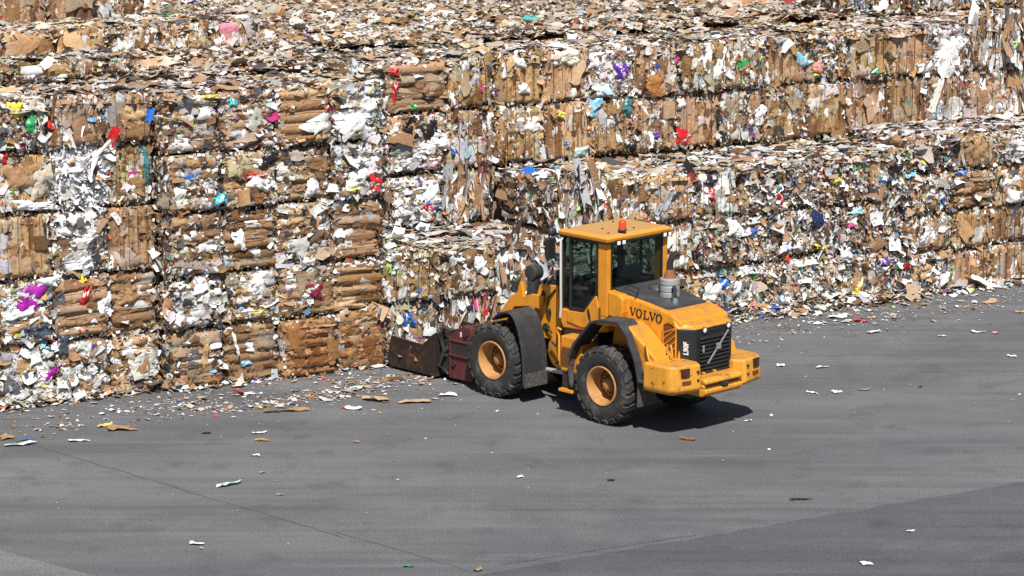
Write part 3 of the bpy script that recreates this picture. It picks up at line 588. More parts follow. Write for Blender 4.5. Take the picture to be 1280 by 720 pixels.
# ------------------------------------------------------------------ ground
def mat_asphalt(name, base, light, dust=.5):
    m, nt, N, L, B = newmat(name)
    tc = N.new('ShaderNodeTexCoord'); mp = N.new('ShaderNodeMapping'); L.new(tc.outputs['Object'], mp.inputs['Vector'])
    mp.inputs['Rotation'].default_value = (0, 0, -.35); mp.inputs['Scale'].default_value = (.22, .75, 1)
    def noise(sc, det, vec, rough=.6):
        n = N.new('ShaderNodeTexNoise'); n.inputs['Scale'].default_value = sc; n.inputs['Detail'].default_value = det; n.inputs['Roughness'].default_value = rough
        L.new(vec, n.inputs['Vector']); return n.outputs['Fac']
    def rng_(src, a, b, c, d):
        r = N.new('ShaderNodeMapRange'); r.inputs['From Min'].default_value = a; r.inputs['From Max'].default_value = b
        r.inputs['To Min'].default_value = c; r.inputs['To Max'].default_value = d; L.new(src, r.inputs['Value']); return r.outputs['Result']
    def mixc(fac, A, Bc):
        x = N.new('ShaderNodeMix'); x.data_type = 'RGBA'
        L.new(fac, x.inputs['Factor'])
        for k, val in (('A', A), ('B', Bc)):
            if isinstance(val, tuple): x.inputs[k].default_value = (*val, 1)
            else: L.new(val, x.inputs[k])
        return x.outputs['Result']
    big = noise(.55, 7, mp.outputs['Vector'], .62)                 # streaky worn patches
    c = mixc(rng_(big, .36, .68, 0, 1), base, light)
    mid = noise(.35, 8, tc.outputs['Object'], .7)
    c = mixc(rng_(mid, .52, .74, 0, dust), c, (.185, .183, .182))       # pale dust
    blot = noise(1.1, 6, tc.outputs['Object'], .6)
    c = mixc(rng_(blot, .54, .70, 0, .5), c, tuple(x * .62 for x in base))      # oily stains
    mp2 = N.new('ShaderNodeMapping'); mp2.inputs['Rotation'].default_value = (0, 0, .5); mp2.inputs['Scale'].default_value = (.12, 3.2, 1); L.new(tc.outputs['Object'], mp2.inputs['Vector'])
    trk = noise(1.0, 4, mp2.outputs['Vector'], .55)               # faint tyre tracks
    c = mixc(rng_(trk, .52, .68, 0, .45), c, tuple(x * .7 for x in base))
    mp3 = N.new('ShaderNodeMapping'); mp3.inputs['Rotation'].default_value = (0, 0, -.18); mp3.inputs['Scale'].default_value = (.16, 2.2, 1); L.new(tc.outputs['Object'], mp3.inputs['Vector'])
    swp = noise(1.0, 5, mp3.outputs['Vector'], .6)                # pale dusty sweeps left by wheels and brooms
    c = mixc(rng_(swp, .55, .75, 0, .34), c, (.20, .198, .197))
    fine = noise(26, 3, tc.outputs['Object'], .8)
    mu = N.new('ShaderNodeMix'); mu.data_type = 'RGBA'; mu.blend_type = 'MULTIPLY'; mu.inputs['Factor'].default_value = 1
    L.new(c, mu.inputs['A']); L.new(rng_(fine, .3, .7, .52, 1.48), mu.inputs['B'])
    spk = N.new('ShaderNodeTexVoronoi'); spk.inputs['Scale'].default_value = 9; L.new(tc.outputs['Object'], spk.inputs['Vector'])
    c = mixc(rng_(spk.outputs['Distance'], .03, .06, .35, 0), mu.outputs['Result'], (.55, .54, .52))   # grit and tiny paper bits
    L.new(c, B.inputs['Base Color']); B.inputs['Roughness'].default_value = .82
    bp = N.new('ShaderNodeBump'); bp.inputs['Strength'].default_value = .3; bp.inputs['Distance'].default_value = .01
    L.new(fine, bp.inputs['Height']); L.new(bp.outputs['Normal'], B.inputs['Normal'])
    return m
M['asphalt'] = mat_asphalt('yard_asphalt', (.092, .0945, .103), (.148, .150, .157))
M['asphalt2'] = mat_asphalt('newer_asphalt', (.068, .0715, .081), (.100, .103, .112), .3)
M['concrete'] = mat_asphalt('pale_concrete', (.145, .145, .145), (.19, .187, .183), .4)
M['joint'] = mat_paint('tar_joint', (.082, .083, .089), .8, (.115, .116, .12), .98, .9)

def sheet(name, pts, z, mat):
    mb = MB(); mb.add([(x, y, z) for x, y in pts], [tuple(range(len(pts)))])
    return tag(mb.build(name, mat, normals=False), kind='structure')
sheet('ground', [(-500, -300), (500, -300), (500, 700), (-500, 700)], 0, M['asphalt'])
rw = random.Random(3)
edge = [(-14 + 2.0 * k, 39.6 + (k - 7) * 2.0 * .0 + .0) for k in range(0)]
ln = lambda x: 41.62 + (x - 0) * (46.77 - 41.62) / 8.97
xs = [-22 + .22 * k for k in range(250)]
sheet('asphalt_patch', [(x, ln(x) + rw.uniform(-.06, .06)) for x in xs] + [(33, 0), (-22, 0)], .004, M['asphalt2'])
sheet('concrete_apron', [(-30, 56.0), (-8.2, 42.62), (-6.6, 41.35), (-4.2, 39.6), (-4, 30), (-30, 30)], .008, M['concrete'])
def strip(name, pts, w, z, mat):
    mb = MB(); n = len(pts); vs = []
    for i, (x, y) in enumerate(pts):
        ww = w * rw.uniform(.5, 1.3); vs += [(x - ww * .4, y - ww, z), (x + ww * .4, y + ww, z)]
    mb.add(vs, [(2 * i, 2 * i + 1, 2 * i + 3, 2 * i + 2) for i in range(n - 1)])
    return tag(mb.build(name, mat, normals=False), kind='structure')
def wob(a, b, n, j): return [(a[0] + (b[0] - a[0]) * k / n + rw.uniform(-j, j), a[1] + (b[1] - a[1]) * k / n + rw.uniform(-j, j)) for k in range(n + 1)]
strip('pavement_joint', wob((-10.5, 50.9), (-2.74, 43.36), 40, .03), .014, .0045, M['joint'])
strip('pavement_joint', wob((-2.9, 43.7), (-.63, 41.5), 16, .03), .012, .0045, M['joint'])
strip('pavement_joint', wob((-.2, 41.85), (3.0, 43.5), 20, .02), .010, .0085, M['joint'])

# ------------------------------------------------------------------ litter on the yard
def litter():
    rng = np.random.default_rng(21); G = Geo()
    def drop(n, s, t, zmax, size, wts, flat=.14):
        sz = np.clip(size * np.exp(rng.normal(0, .6, n)), .018, .45)
        fl = flakes(rng, np.zeros((n, 3)), sz, np.exp(rng.normal(.2, .4, n)), rng.uniform(-3.14, 3.14, n), rng.normal(0, flat, (n, 2)), .2, .08)
        lo = fl[..., 2].min(1)
        z = zmax * rng.uniform(0, 1, n) - lo + .010
        P = s[:, None, None] * EX + t[:, None, None] * EN + P0 + fl[..., :1] * EX + fl[..., 1:2] * EN
        P[..., 2] = z[:, None] + fl[..., 2]
        G.add_flakes(P, pick(rng, n, wts))
    mixw = {'white': 5, 'brown': 3, 'beige': 2, 'acc': .5, 'dark': .4}
    def foot(s): return np.where((s > 3.4) & (s < 8.25), -.32, 0.0)
    # toe of loose paper at the foot of the stacks
    for s0, s1, n, wd, hz in ((-1.2, 3.4, 460, .13, .09), (3.4, 8.3, 300, .10, .05), (8.3, 12.4, 600, .18, .10), (12.4, 22.2, 3600, .27, .26), (22.2, 28, 900, .22, .10)):
        s = rng.uniform(s0, s1, n); g = np.abs(rng.normal(0, wd, n)); t = foot(s) - g + .03
        drop(n, s, t, np.maximum(0, hz * (1 - g / (wd * 1.6))), .058, mixw, .3)
    # thinning spill in front
    for s0, s1, n, wd in ((-1.5, 9, 420, .7), (9, 14, 220, .8), (12, 28, 700, 1.2), (3, 9, 260, 1.6)):
        s = rng.uniform(s0, s1, n); t = foot(s) - np.abs(rng.normal(0, wd, n)) - .1
        drop(n, s, t, 0, .03, mixw, .12)
    n = 300; s = rng.uniform(-2, 27, n); t = -rng.uniform(.3, 11, n)
    drop(n, s, t, 0, .022, {'white': 4, 'beige': 3, 'brown': 2, 'dark': 1}, .1)
    # bands of crushed scraps in front of the bucket
    for cs, ct, n, a, b_ in ((4.6, -2.2, 260, 1.3, .22), (6.0, -2.0, 220, 1.0, .3), (7.8, -1.6, 160, .7, .3), (3.2, -1.4, 120, .8, .25), (.4, -1.9, 90, .9, .25), (19, -1.6, 220, 2.4, .5), (23, -1.4, 160, 2.0, .5)):
        drop(n, cs + rng.normal(0, a, n), ct + rng.normal(0, b_, n), 0, .038, mixw, .12)
    return tag(G.build('litter', M['paper']), 'scattered paper scraps spilling over the asphalt along the foot of the bales', 'litter', kind='stuff')
litter()

LC = {'white': (.82, .82, .80), 'brown': (.36, .22, .11), 'tan': (.50, .34, .21), 'green': (.05, .30, .16), 'blue': (.05, .12, .34), 'red': (.6, .04, .05), 'dark': (.03, .03, .03), 'yellow': (.6, .5, .12), 'red-brown': (.30, .10, .05), 'pink': (.75, .36, .36)}
PIECES = [('green', -4.95, 46.51, .42, .16, 'crumpled green and white wrapper lying alone on the open asphalt'), ('white', -5.10, 42.96, .20, .12, 'small white paper cup lying alone on the dark asphalt near the front'),
 ('brown', -7.37, 50.41, .50, .28, 'folded brown cardboard piece lying in front of the left stack'), ('yellow', -7.68, 50.65, .28, .16, 'yellowish scrap touching the folded brown cardboard piece'),
 ('white', -8.03, 49.52, .34, .12, 'long white paper strip on asphalt below the folded cardboard'), ('blue', -8.96, 49.58, .22, .12, 'blue scrap on the pale litter at the left edge'),
 ('white', -9.05, 49.23, .5, .14, 'flat white sheet beside the blue scrap at the left edge'), ('brown', -9.38, 49.75, .28, .2, 'brown cardboard scrap nearest the left edge of the yard'),
 ('dark', -5.71, 50.11, .14, .1, 'small black scrap on open asphalt before the left stack'), ('white', -4.64, 48.49, .13, .1, 'tiny white scrap alone on asphalt above the green wrapper'),
 ('brown', -4.62, 49.58, .24, .12, 'brown scrap on asphalt below a white strip'), ('white', -4.73, 50.11, .24, .09, 'narrow white strip above the brown scrap on asphalt'),
 ('red', -3.23, 52.08, .14, .12, 'red scrap at the end of a white sheet before the bucket'), ('white', -3.08, 51.96, .3, .14, 'white sheet with a red scrap at its end'),
 ('brown', -4.40, 51.77, .75, .16, 'long brown cardboard strip in the crushed litter band'), ('tan', -2.67, 52.67, .46, .26, 'tan flattened cardboard left of the front wheel'),
 ('tan', -1.88, 52.54, .52, .26, 'tan flattened cardboard nearest the front wheel'), ('white', -1.26, 53.06, .3, .18, 'curled white sheet beside the front wheel'), ('blue', -4.26, 52.34, .14, .1, 'small blue scrap in the crushed litter band'),
 ('white', -5.22, 53.19, .22, .1, 'white strip on clear asphalt in front of the brown bales'), ('brown', -2.87, 49.46, .13, .1, 'small brown scrap on open asphalt left of the loader'), ('red-brown', 3.26, 49.64, .25, .11, 'red-brown block lying just in front of the loader rear'),
 ('white', 6.43, 53.33, .18, .14, 'white crumpled scrap right of the loader shadow'), ('white', 5.94, 53.26, .22, .08, 'white flat strip beside the crumpled scrap right of the loader'), ('dark', 4.92, 45.59, .34, .07, 'thin black strip on asphalt above the darker patch'),
 ('white', 5.59, 41.88, .18, .14, 'white paper scrap on the darker asphalt patch near the bottom'), ('white', 6.54, 43.68, .12, .1, 'small white scrap in the middle of the darker asphalt patch'), ('white', 4.49, 51.02, .14, .08, 'small white scrap at the tip of the loader shadow'),
 ('brown', -.53, 41.56, .14, .12, 'small brown scrap at the bottom edge of the yard'), ('green', -1.63, 41.75, .14, .08, 'small green scrap near the bottom edge of the yard'), ('white', .14, 47.03, .13, .09, 'small white scrap on open asphalt before the loader'),
 ('dark', 1.74, 46.82, .13, .09, 'small dark scrap on open asphalt below the rear wheel'), ('white', 5.54, 55.63, .18, .12, 'white scrap just right of the loader bumper'), ('white', 6.39, 55.48, .26, .09, 'bluish white strip right of the loader bumper'),
 ('tan', 7.01, 53.53, .2, .1, 'pale tan stain-like scrap on asphalt right of the loader'), ('white', 7.88, 58.84, .42, .12, 'white flat sheet in front of the long low stack'), ('red', 7.71, 60.0, .27, .2, 'pinkish red wrapper at the foot of the long low stack'),
 ('white', 7.30, 60.42, .42, .26, 'large white crumpled sheet beside the pinkish red wrapper'), ('white', 6.81, 59.75, .28, .14, 'white sheet nearest the loader at the low stack foot'), ('white', 9.30, 58.44, .16, .09, 'small white scrap on asphalt before the right stack'),
 ('white', 10.15, 58.84, .28, .09, 'white strip beside a small pink scrap at right'), ('pink', 10.53, 58.76, .15, .1, 'small pink scrap on asphalt at right'), ('white', 10.48, 56.51, .2, .09, 'white scrap alone on asphalt near the right edge'),
 ('tan', 10.92, 61.99, .34, .16, 'tan cardboard scrap lying before the right stack'), ('tan', 11.45, 60.93, .2, .12, 'tan scrap nearest the right edge of the yard')]
for i, (c, x, y, w, h, lab) in enumerate(PIECES):
    rng = np.random.default_rng(1500 + i); n = 6
    a, b_ = np.meshgrid(np.linspace(-1, 1, n), np.linspace(-1, 1, n), indexing='xy')
    th = np.arctan2(b_, a); ed = 1 + .2 * np.sin(2 * th + rng.uniform(0, 6)) + .14 * np.sin(3 * th + rng.uniform(0, 6))
    u = a * ed * w / 2; v = b_ * ed * h / 2
    z = np.abs(smooth_noise(rng, u, v, 4, 9 / max(w, .15) * .5)) * (.02 if c == 'dark' else .10) * w + rng.uniform(0, .012, u.shape) + .014
    idx = np.arange(n * n).reshape(n, n); q = np.stack([idx[:-1, :-1], idx[:-1, 1:], idx[1:, 1:], idx[1:, :-1]], -1).reshape(-1, 4)
    cc = np.tile(np.array(LC[c])[None], (len(q), 1)) * rng.uniform(.85, 1.1, (len(q), 1))
    if 'green and white' in lab: cc[rng.uniform(size=len(q)) < .4] = (.75, .76, .74)
    g = Geo(); g.add(np.stack([u, v, z], -1), q, cc)
    o = g.build('cardboard_scrap' if c in ('brown', 'tan', 'red-brown') else 'paper_scrap', M['paper'], (x, y, 0), rng.uniform(-.4, .6))
    tag(o, lab, 'scrap', 'loose scraps lying on the yard')

# ------------------------------------------------------------------ the wheel loader (x forward, y to its left, z up)
LD = empty('wheel_loader', (1.5305, 52.7288, 0), 2.33715)
tag(LD, 'yellow wheel loader with black fenders pushing its bucket into the paper bales', 'wheel loader')
Y = M['yellow']
def part(mb, name, mat, bevel=0.0, parent=LD, **k): return mb.build(name, mat, parent, bevel, **k)

# wheels
def wheel_parts():
    prof = [(-.20, .375), (-.245, .40), (-.262, .48), (-.268, .56), (-.255, .64), (-.225, .695), (-.15, .712), (0, .716), (.15, .712), (.225, .695), (.255, .64), (.268, .56), (.262, .48), (.245, .40), (.20, .375)]
    ty = MB().lathe(prof, 'y', n=64)
    nl = 21
    for side in (1, -1):
        for k in range(nl):
            a0 = 2 * math.pi * (k + (.5 if side < 0 else 0)) / nl
            def pt(ang, yy, r): return (r * math.cos(ang), yy, r * math.sin(ang))
            da = .088
            sec = [(0.005, .0, .752), (.13, .05, .752), (.235, .125, .738), (.272, .155, .665)]
            low = [(0.005, .0, .70), (.13, .05, .70), (.215, .125, .68), (.235, .155, .62)]
            vs = []
            for (yy, sk, r), (y2, s2, r2) in zip(sec, low):
                for sg in (-1, 1):
                    vs.append(pt(a0 + side * sk + sg * da, yy * side, r))
                for sg in (-1, 1):
                    vs.append(pt(a0 + side * s2 + sg * da * 1.15, y2 * side, r2))
            fs = []
            for j in range(3):
                o = 4 * j
                fs += [(o, o + 1, o + 5, o + 4), (o + 2, o + 6, o + 7, o + 3), (o, o + 4, o + 6, o + 2), (o + 1, o + 3, o + 7, o + 5)]
            fs += [(0, 2, 3, 1), (12, 13, 15, 14)]
            ty.add(vs, fs)
    ri = MB()
    # +y is the outer side: a deep dish with a rolled lip
    ri.lathe([(.20, .385), (.252, .388), (.262, .372), (.255, .352), (.225, .345), (.20, .335), (.06, .322), (-.05, .31), (-.05, .15), (-.03, .142), (.06, .125), (.08, .11), (.105, .10), (.125, .07), (.13, .0)], 'y', n=48)
    ri.lathe([(-.20, .385), (-.25, .37), (-.23, .33), (-.14, .30), (-.14, .0)], 'y', n=32)
    bo = MB()
    for k in range(16):
        a = 2 * math.pi * k / 16; c = (.205 * math.cos(a), 0, .205 * math.sin(a))
        ri.lathe([(-.05, .021), (-.005, .021), (-.005, .0)], 'y', c, 6, False)
    bo.lathe([(-.048, .148), (-.046, .308)], 'y', n=32)
    return ty, ri, bo
ty, ri, bo = wheel_parts()
def make_wheel(x, side):
    r = ri.build('wheel', M['rim'], LD, loc=(x, side * .985, .745))
    if side < 0: r.rotation_euler = (0, 0, math.pi)
    r.rotation_euler.y = .3 * x
    return r
w0 = make_wheel(1.5, 1)
t0 = ty.build('tyre', M['rubber'], w0); b0 = bo.build('bolt_ring', M['bolt'], w0)
for x, sd in ((-1.5, 1), (1.5, -1), (-1.5, -1)):
    w = w0.copy(); COL.objects.link(w); w.location = (x, sd * .985, .745); w.rotation_euler = (0, .3 * x + .2, math.pi if sd < 0 else 0)
    for c in (t0, b0):
        d = c.copy(); COL.objects.link(d); d.parent = w

# chassis
part(MB().box(-3.0, -.35, -.42, .42, .62, 1.5).box(-1.75, -1.25, -.8, .8, .55, .95), 'rear_frame', M['dark'], .02)
part(MB().box(.35, 2.2, -.38, .38, .55, 1.45).box(1.25, 1.75, -.8, .8, .55, .95).box(-.4, .4, -.14, .14, .6, 1.3), 'front_frame', M['dark'], .02)
part(MB().lathe([(-.02, .34), (.0, .36), (.05, .36), (.07, .33), (.09, .30), (.09, 0)], 'y', (.35, .42, .98), 28), 'drum_cover', mat_paint('orange_cover', (.50, .22, .03), .5, (.2, .09, .03), .6))
part(MB().tube([(-.1, .55, .62), (.75, .62, .62)], .045, 10), 'steering_cylinder', M['silver'])

# front tower and lift arms
tower = MB()
for y0, y1 in ((.40, .50), (-.60, -.50)):
    tower.prism([(.98, 1.2), (1.08, 1.62), (1.0, 2.02), (.92, 2.24), (.42, 2.3), (.36, 1.95), (.30, 1.2)], 'xz', y0, y1)
tower.box(.36, .46, -.5, .4, 1.3, 2.2)
part(tower, 'lift_arm_tower', Y, .015)
holes = MB()
for cx, cz, rx, rz in ((.80, 2.03, .07, .13), (.62, 1.72, .045, .10), (.72, 1.42, .10, .09)):
    holes.add([(cx + rx * math.cos(2 * math.pi * k / 14), .506, cz + rz * math.sin(2 * math.pi * k / 14)) for k in range(14)], [tuple(range(14))])
part(holes, 'tower_opening', M['dark'])
arm = MB()
for y0, y1 in ((.50, .58), (-.68, -.60)):
    arm.prism([(.80, 1.78), (.75, 2.05), (1.05, 2.05), (1.28, 1.97), (1.34, 2.24), (1.46, 2.24), (1.5, 1.98), (1.62, 1.95), (2.35, 1.10), (2.62, .62), (2.48, .44), (2.25, .62), (1.9, 1.22), (1.55, 1.72), (1.1, 1.80)], 'xz', y0, y1)
arm.box(1.9, 2.15, -.6, .5, 1.05, 1.35)
part(arm, 'lift_arm', Y, .012)
part(MB().tube([(1.12, .44, 2.44), (1.18, .44, 1.95)], .115, 16).lathe([(-.12, .0), (-.12, .15), (.12, .15), (.12, 0)], 'y', (1.12, .44, 2.46), 24), 'tilt_cylinder', M['black'], .008)
part(MB().tube([(.95, .2, 2.18), (2.3, .2, 1.25)], .075, 12), 'lift_cylinder', M['black'])
part(MB().box(1.50, 1.72, .44, .49, 1.98, 2.22).tube([(1.42, .52, 2.05), (1.44, .62, 2.12), (1.38, .60, 2.3)], .025, 6), 'front_lamp_bracket', M['black'], .01)
hz = MB()
for p in ([(.45, .52, 2.22), (.62, .56, 2.02), (.66, .54, 1.75), (.6, .52, 1.6)], [(.2, .6, 1.45), (.1, .62, 1.1), (.3, .55, .8), (.45, .5, .75)], [(.45, .62, 1.2), (.1, .66, 1.02), (-.05, .6, .8), (.2, .55, .7)],
          [(.5, .3, 2.25), (.62, .32, 2.42), (.45, .3, 2.5), (.3, .3, 2.3)], [(.55, .1, 2.25), (.8, .1, 2.45), (.5, .12, 2.55), (.25, .1, 2.3)], [(.6, .35, 1.5), (.66, .56, 1.45), (.5, .56, 1.35)]):
    q = []
    for i in range(len(p) - 1):
        for k in range(5):
            f = k / 5; q.append(tuple(p[i][j] * (1 - f) + p[i + 1][j] * f for j in range(3)))
    q.append(p[-1]); part(MB().tube(q, .02, 6), 'hydraulic_hose', M['hose'])
part(MB().box(.42, .85, -.2, .35, 2.16, 2.34).box(.5, .8, .0, .3, 2.3, 2.42), 'valve_block', M['dark'], .02)
part(MB().box(.62, .68, .2, .34, 2.36, 2.56).tube([(.5, .1, 2.4), (.7, .1, 2.52)], .03, 8), 'valve_fitting', M['silver'], .008)

# front and rear fenders
def arch(name, prof, y0, y1, th, mat, side, bevel=.012):
    """open shell: strip of thickness th below the profile"""
    mb = MB(); n = len(prof)
    inner = []
    for i, (x, z) in enumerate(prof):
        a = Vector(prof[max(0, i - 1)]); b = Vector(prof[min(n - 1, i + 1)]); d = (b - a).normalized(); nn = Vector((d.y, -d.x))
        inner.append((x + nn.x * th * side, z + nn.y * th * side))
    mb.prism(list(prof) + inner[::-1], 'xz', y0, y1)
    return part(mb, name, mat, bevel)
FP = [(1.50, 1.58), (1.38, 1.69), (1.22, 1.77), (1.06, 1.80), (.94, 1.77), (.84, 1.68), (.76, 1.54), (.69, 1.36), (.635, 1.15), (.60, .93), (.585, .70), (.58, .38)]
for ya, yb in ((.60, 1.25), (-1.25, -.60)):
    fo = arch('front_fender', FP, ya, yb, .045, M['fender'], -1)
    MB().box(.565, .58, ya + .02, yb - .02, .34, .62).build('mud_flap', M['mud'], fo)
RP = [(-.66, 1.16), (-.80, 1.42), (-1.24, 1.91), (-1.5, 1.98), (-1.93, 2.0), (-2.12, 1.82), (-2.36, 1.36), (-2.46, .98), (-2.80, .98)]
for sgn in (1, -1):
    lo, hi = sorted((sgn * .80, sgn * 1.26))
    fo = arch('rear_fender', RP, lo, hi, .06, M['fender'], 1)
    l2, h2 = sorted((sgn * .74, sgn * 1.20))
    MB().box(-2.44, -2.405, l2, h2, .50, 1.0).build('mud_flap', M['mud'], fo)
    l3, h3 = sorted((sgn * .72, sgn * 1.15))
    mb = MB(); mb.prism([(-.70, 1.34), (-.58, 1.18), (-.53, .9), (-.56, .62), (-.62, .56), (-.59, .9), (-.64, 1.15)], 'xz', l3, h3)
    mb.build('inner_liner', M['mud'], fo)
    # yellow body side over the wheel
    l4, h4 = sorted((sgn * .60, sgn * 1.10))
    part(MB().prism([(-1.15, 1.86), (-1.25, 1.965), (-1.6, 1.985), (-1.97, 2.0), (-2.10, 1.94), (-2.78, 1.46), (-2.84, 1.30), (-2.84, 1.08), (-2.45, 1.08), (-2.33, 1.5), (-2.0, 1.93)], 'xz', l4, h4), 'rear_wing', Y, .04, seg=3)
part(MB().tube([(-2.52, 1.10, 1.70), (-2.60, 1.17, 1.72), (-2.66, 1.17, 1.45), (-2.80, 1.16, 1.32), (-2.84, 1.08, 1.36)], .02, 6), 'grab_rail', Y)
part(MB().tube([(-2.78, .80, 1.55), (-2.84, .84, 1.72), (-2.92, .84, 1.70), (-2.94, .80, 1.42)], .016, 6), 'grab_rail', Y)

# steps and tank on the left
part(MB().box(-.78, -.22, .55, 1.04, .80, 1.50).prism([(-.22, 1.50), (-.22, 1.42), (.02, 1.2), (-.1, .8), (-.22, .8)], 'xz', .5, .95), 'side_tank', Y, .03)
st = MB().box(-.66, -.28, .96, 1.06, .50, .82)
part(st, 'step_box', M['dark'], .015)
part(MB().box(-.66, -.28, .80, 1.16, .43, .49), 'step', Y, .01)
part(MB().box(-.62, -.30, 1.05, 1.09, .98, 1.30), 'step_recess', M['bolt'], .01)
part(MB().tube([(-.28, 1.08, 1.62), (-.22, 1.12, 1.66), (-.18, 1.10, 1.58), (-.24, 1.10, 1.5), (-.24, 1.1, 1.02)], .022, 6), 'hand_rail', Y)
part(MB().box(-.78, -.22, -1.04, -.55, .80, 1.50), 'battery_box', Y, .03)

# engine hood
HC, HW = -.09, .71
def hoodsec(x, z0, z1, w0=HW, w1=HW): return [(x, HC - w0, z0), (x, HC + w0, z0), (x, HC + w1, z1), (x, HC - w1, z1)]
hood = MB()
secs = [(-1.18, 1.35, 2.44, .71, .64), (-2.0, 1.35, 2.33, .71, .64), (-2.44, 1.30, 2.25, .71, .64), (-2.62, 1.28, 2.22, .71, .65), (-2.92, 1.26, 2.10, .71, .67)]
for a, b in zip(secs[:-1], secs[1:]):
    hood.hull(hoodsec(*a), hoodsec(*b))
me = MB(); vs = []; 
for sct in secs: vs += hoodsec(*sct)
fs = [(0, 1, 2, 3)]
for i in range(len(secs) - 1):
    for k in range(4): fs.append((4 * i + k, 4 * i + (k + 1) % 4, 4 * i + 4 + (k + 1) % 4, 4 * i + 4 + k))
fs.append(tuple(4 * (len(secs) - 1) + k for k in (3, 2, 1, 0)))
me.add(vs, fs); part(me, 'engine_hood', Y, .05, seg=3)
# rear hood lip above the grille
lipo = [(-2.80, .64), (-2.87, .635), (-3.15, .41), (-3.17, -.10), (-3.15, -.61), (-2.87, -.82), (-2.80, -.82)]
part(MB().hull([(x, y, 1.965) for x, y in lipo], [(x + .10, HC + (y - HC) * .93, 2.115 + (x + 2.80) * .25) for x, y in lipo]), 'hood_lip', Y, .03, seg=3)
# black hood top
part(MB().hull([(-1.17, -.70, 2.40), (-1.17, .53, 2.40), (-1.17, .53, 2.50), (-1.17, -.70, 2.50)], [(-2.50, -.62, 2.21), (-2.50, .44, 2.21), (-2.46, .44, 2.285), (-2.46, -.62, 2.285)]), 'hood_cover', M['black'], .02)
part(MB().lathe([(0, .20), (.07, .19), (.11, .12), (.12, 0)], 'z', (-1.62, -.18, 2.41), 24), 'air_intake_cap', M['black'])
part(MB().tube([(-1.35, .50, 2.50), (-1.45, .40, 2.56), (-1.7, .42, 2.53), (-1.72, .56, 2.38)], .012, 5), 'cable', M['hose'])
ex = MB().lathe([(2.36, .02), (2.36, .19), (2.44, .192), (2.445, .178), (2.47, .178), (2.475, .19), (2.565, .19), (2.57, .178), (2.60, .178), (2.605, .192), (2.70, .192), (2.715, .17), (2.72, .02)], 'z', (-1.98, -.12, 0), 32, False)
exo = part(ex, 'exhaust_silencer', M['silver'])
MB().lathe([(2.715, .125), (2.82, .09), (2.88, .07)], 'z', (-1.98, -.12, 0), 24).build('cone', M['rust'], exo)
MB().tube([(-1.98, -.12, 2.86), (-1.98, -.12, 3.0), (-2.0, -.16, 3.12), (-2.08, -.24, 3.2)], .065, 14).build('tail_pipe', M['dark'], exo)
part(MB().tube([(-2.28, .05, 2.27), (-2.26, .05, 2.42), (-2.2, -.02, 2.52), (-2.1, -.10, 2.55)], .055, 12), 'intake_elbow', M['dark'])
part(MB().lathe([(2.25, .085), (2.33, .06), (2.41, .055)], 'z', (-2.28, .05, 0), 16), 'chrome_collar', M['chrome'])

# grille with chamfered left and right corners
gr = MB().prism([(-2.86, .625), (-3.14, .40), (-3.16, -.10), (-3.14, -.60), (-2.86, -.81)], 'xy', 1.06, 1.975)
part(gr, 'grille_panel', M['grille'], .03, seg=3)
slats = MB()
for k in range(10):
    z = 1.13 + .072 * k
    slats.hull([(-3.15, -.52, z), (-3.15, .33, z), (-3.15, .33, z + .035), (-3.15, -.52, z + .035)], [(-3.20, -.52, z - .012), (-3.20, .33, z - .012), (-3.20, .33, z + .004), (-3.20, -.52, z + .004)])
part(slats, 'louvres', M['grille'], .004)
part(MB().box(-3.175, -3.15, -.33, .02, 1.885, 1.975), 'camera_recess', M['hose'], .008)
for y in (.19, -.47):
    l = part(MB().lathe([(-3.13, .058), (-3.185, .058), (-3.185, .048)], 'x', (0, y, 1.93), 20), 'headlight', M['black'])
    MB().lathe([(-3.176, .05), (-3.19, .03), (-3.194, 0)], 'x', (0, y, 1.93), 20).build('lens', M['lamp'], l)
em = MB(); a = Vector((-3.212, .13, 1.29)); b = Vector((-3.212, -.44, 1.86)); n_ = Vector((0, .707, .707)) * .016
em.hull([a + n_, a - n_, b - n_, b + n_], [p + Vector((.02, 0, 0)) for p in (a + n_, a - n_, b - n_, b + n_)])
em.box(-3.222, -3.195, -.22, -.10, 1.53, 1.65)
em.box(-3.215, -3.195, .235, .275, 1.52, 1.66)
part(em, 'grille_emblem', M['greydecal'], .003)

# side vent
part(MB().add([(-2.52, .628, 1.98), (-2.62, .624, 2.06), (-2.84, .622, 1.98), (-2.84, .632, 1.42), (-2.56, .632, 1.42), (-2.52, .63, 1.6)], [(0, 1, 2, 3, 4, 5)]), 'side_vent', M['bolt'])
vb = MB()
for z in (1.50, 1.62, 1.74, 1.86, 1.98):
    vb.tube([(-2.53, .638, z - .13), (-2.83, .638, z + .1 if z < 1.9 else z)], .012, 6)
vb.tube([(-2.53, .638, 1.4), (-2.53, .638, 2.0), (-2.62, .634, 2.07), (-2.85, .632, 1.99), (-2.85, .638, 1.4)], .014, 6)
part(vb, 'vent_bars', Y)

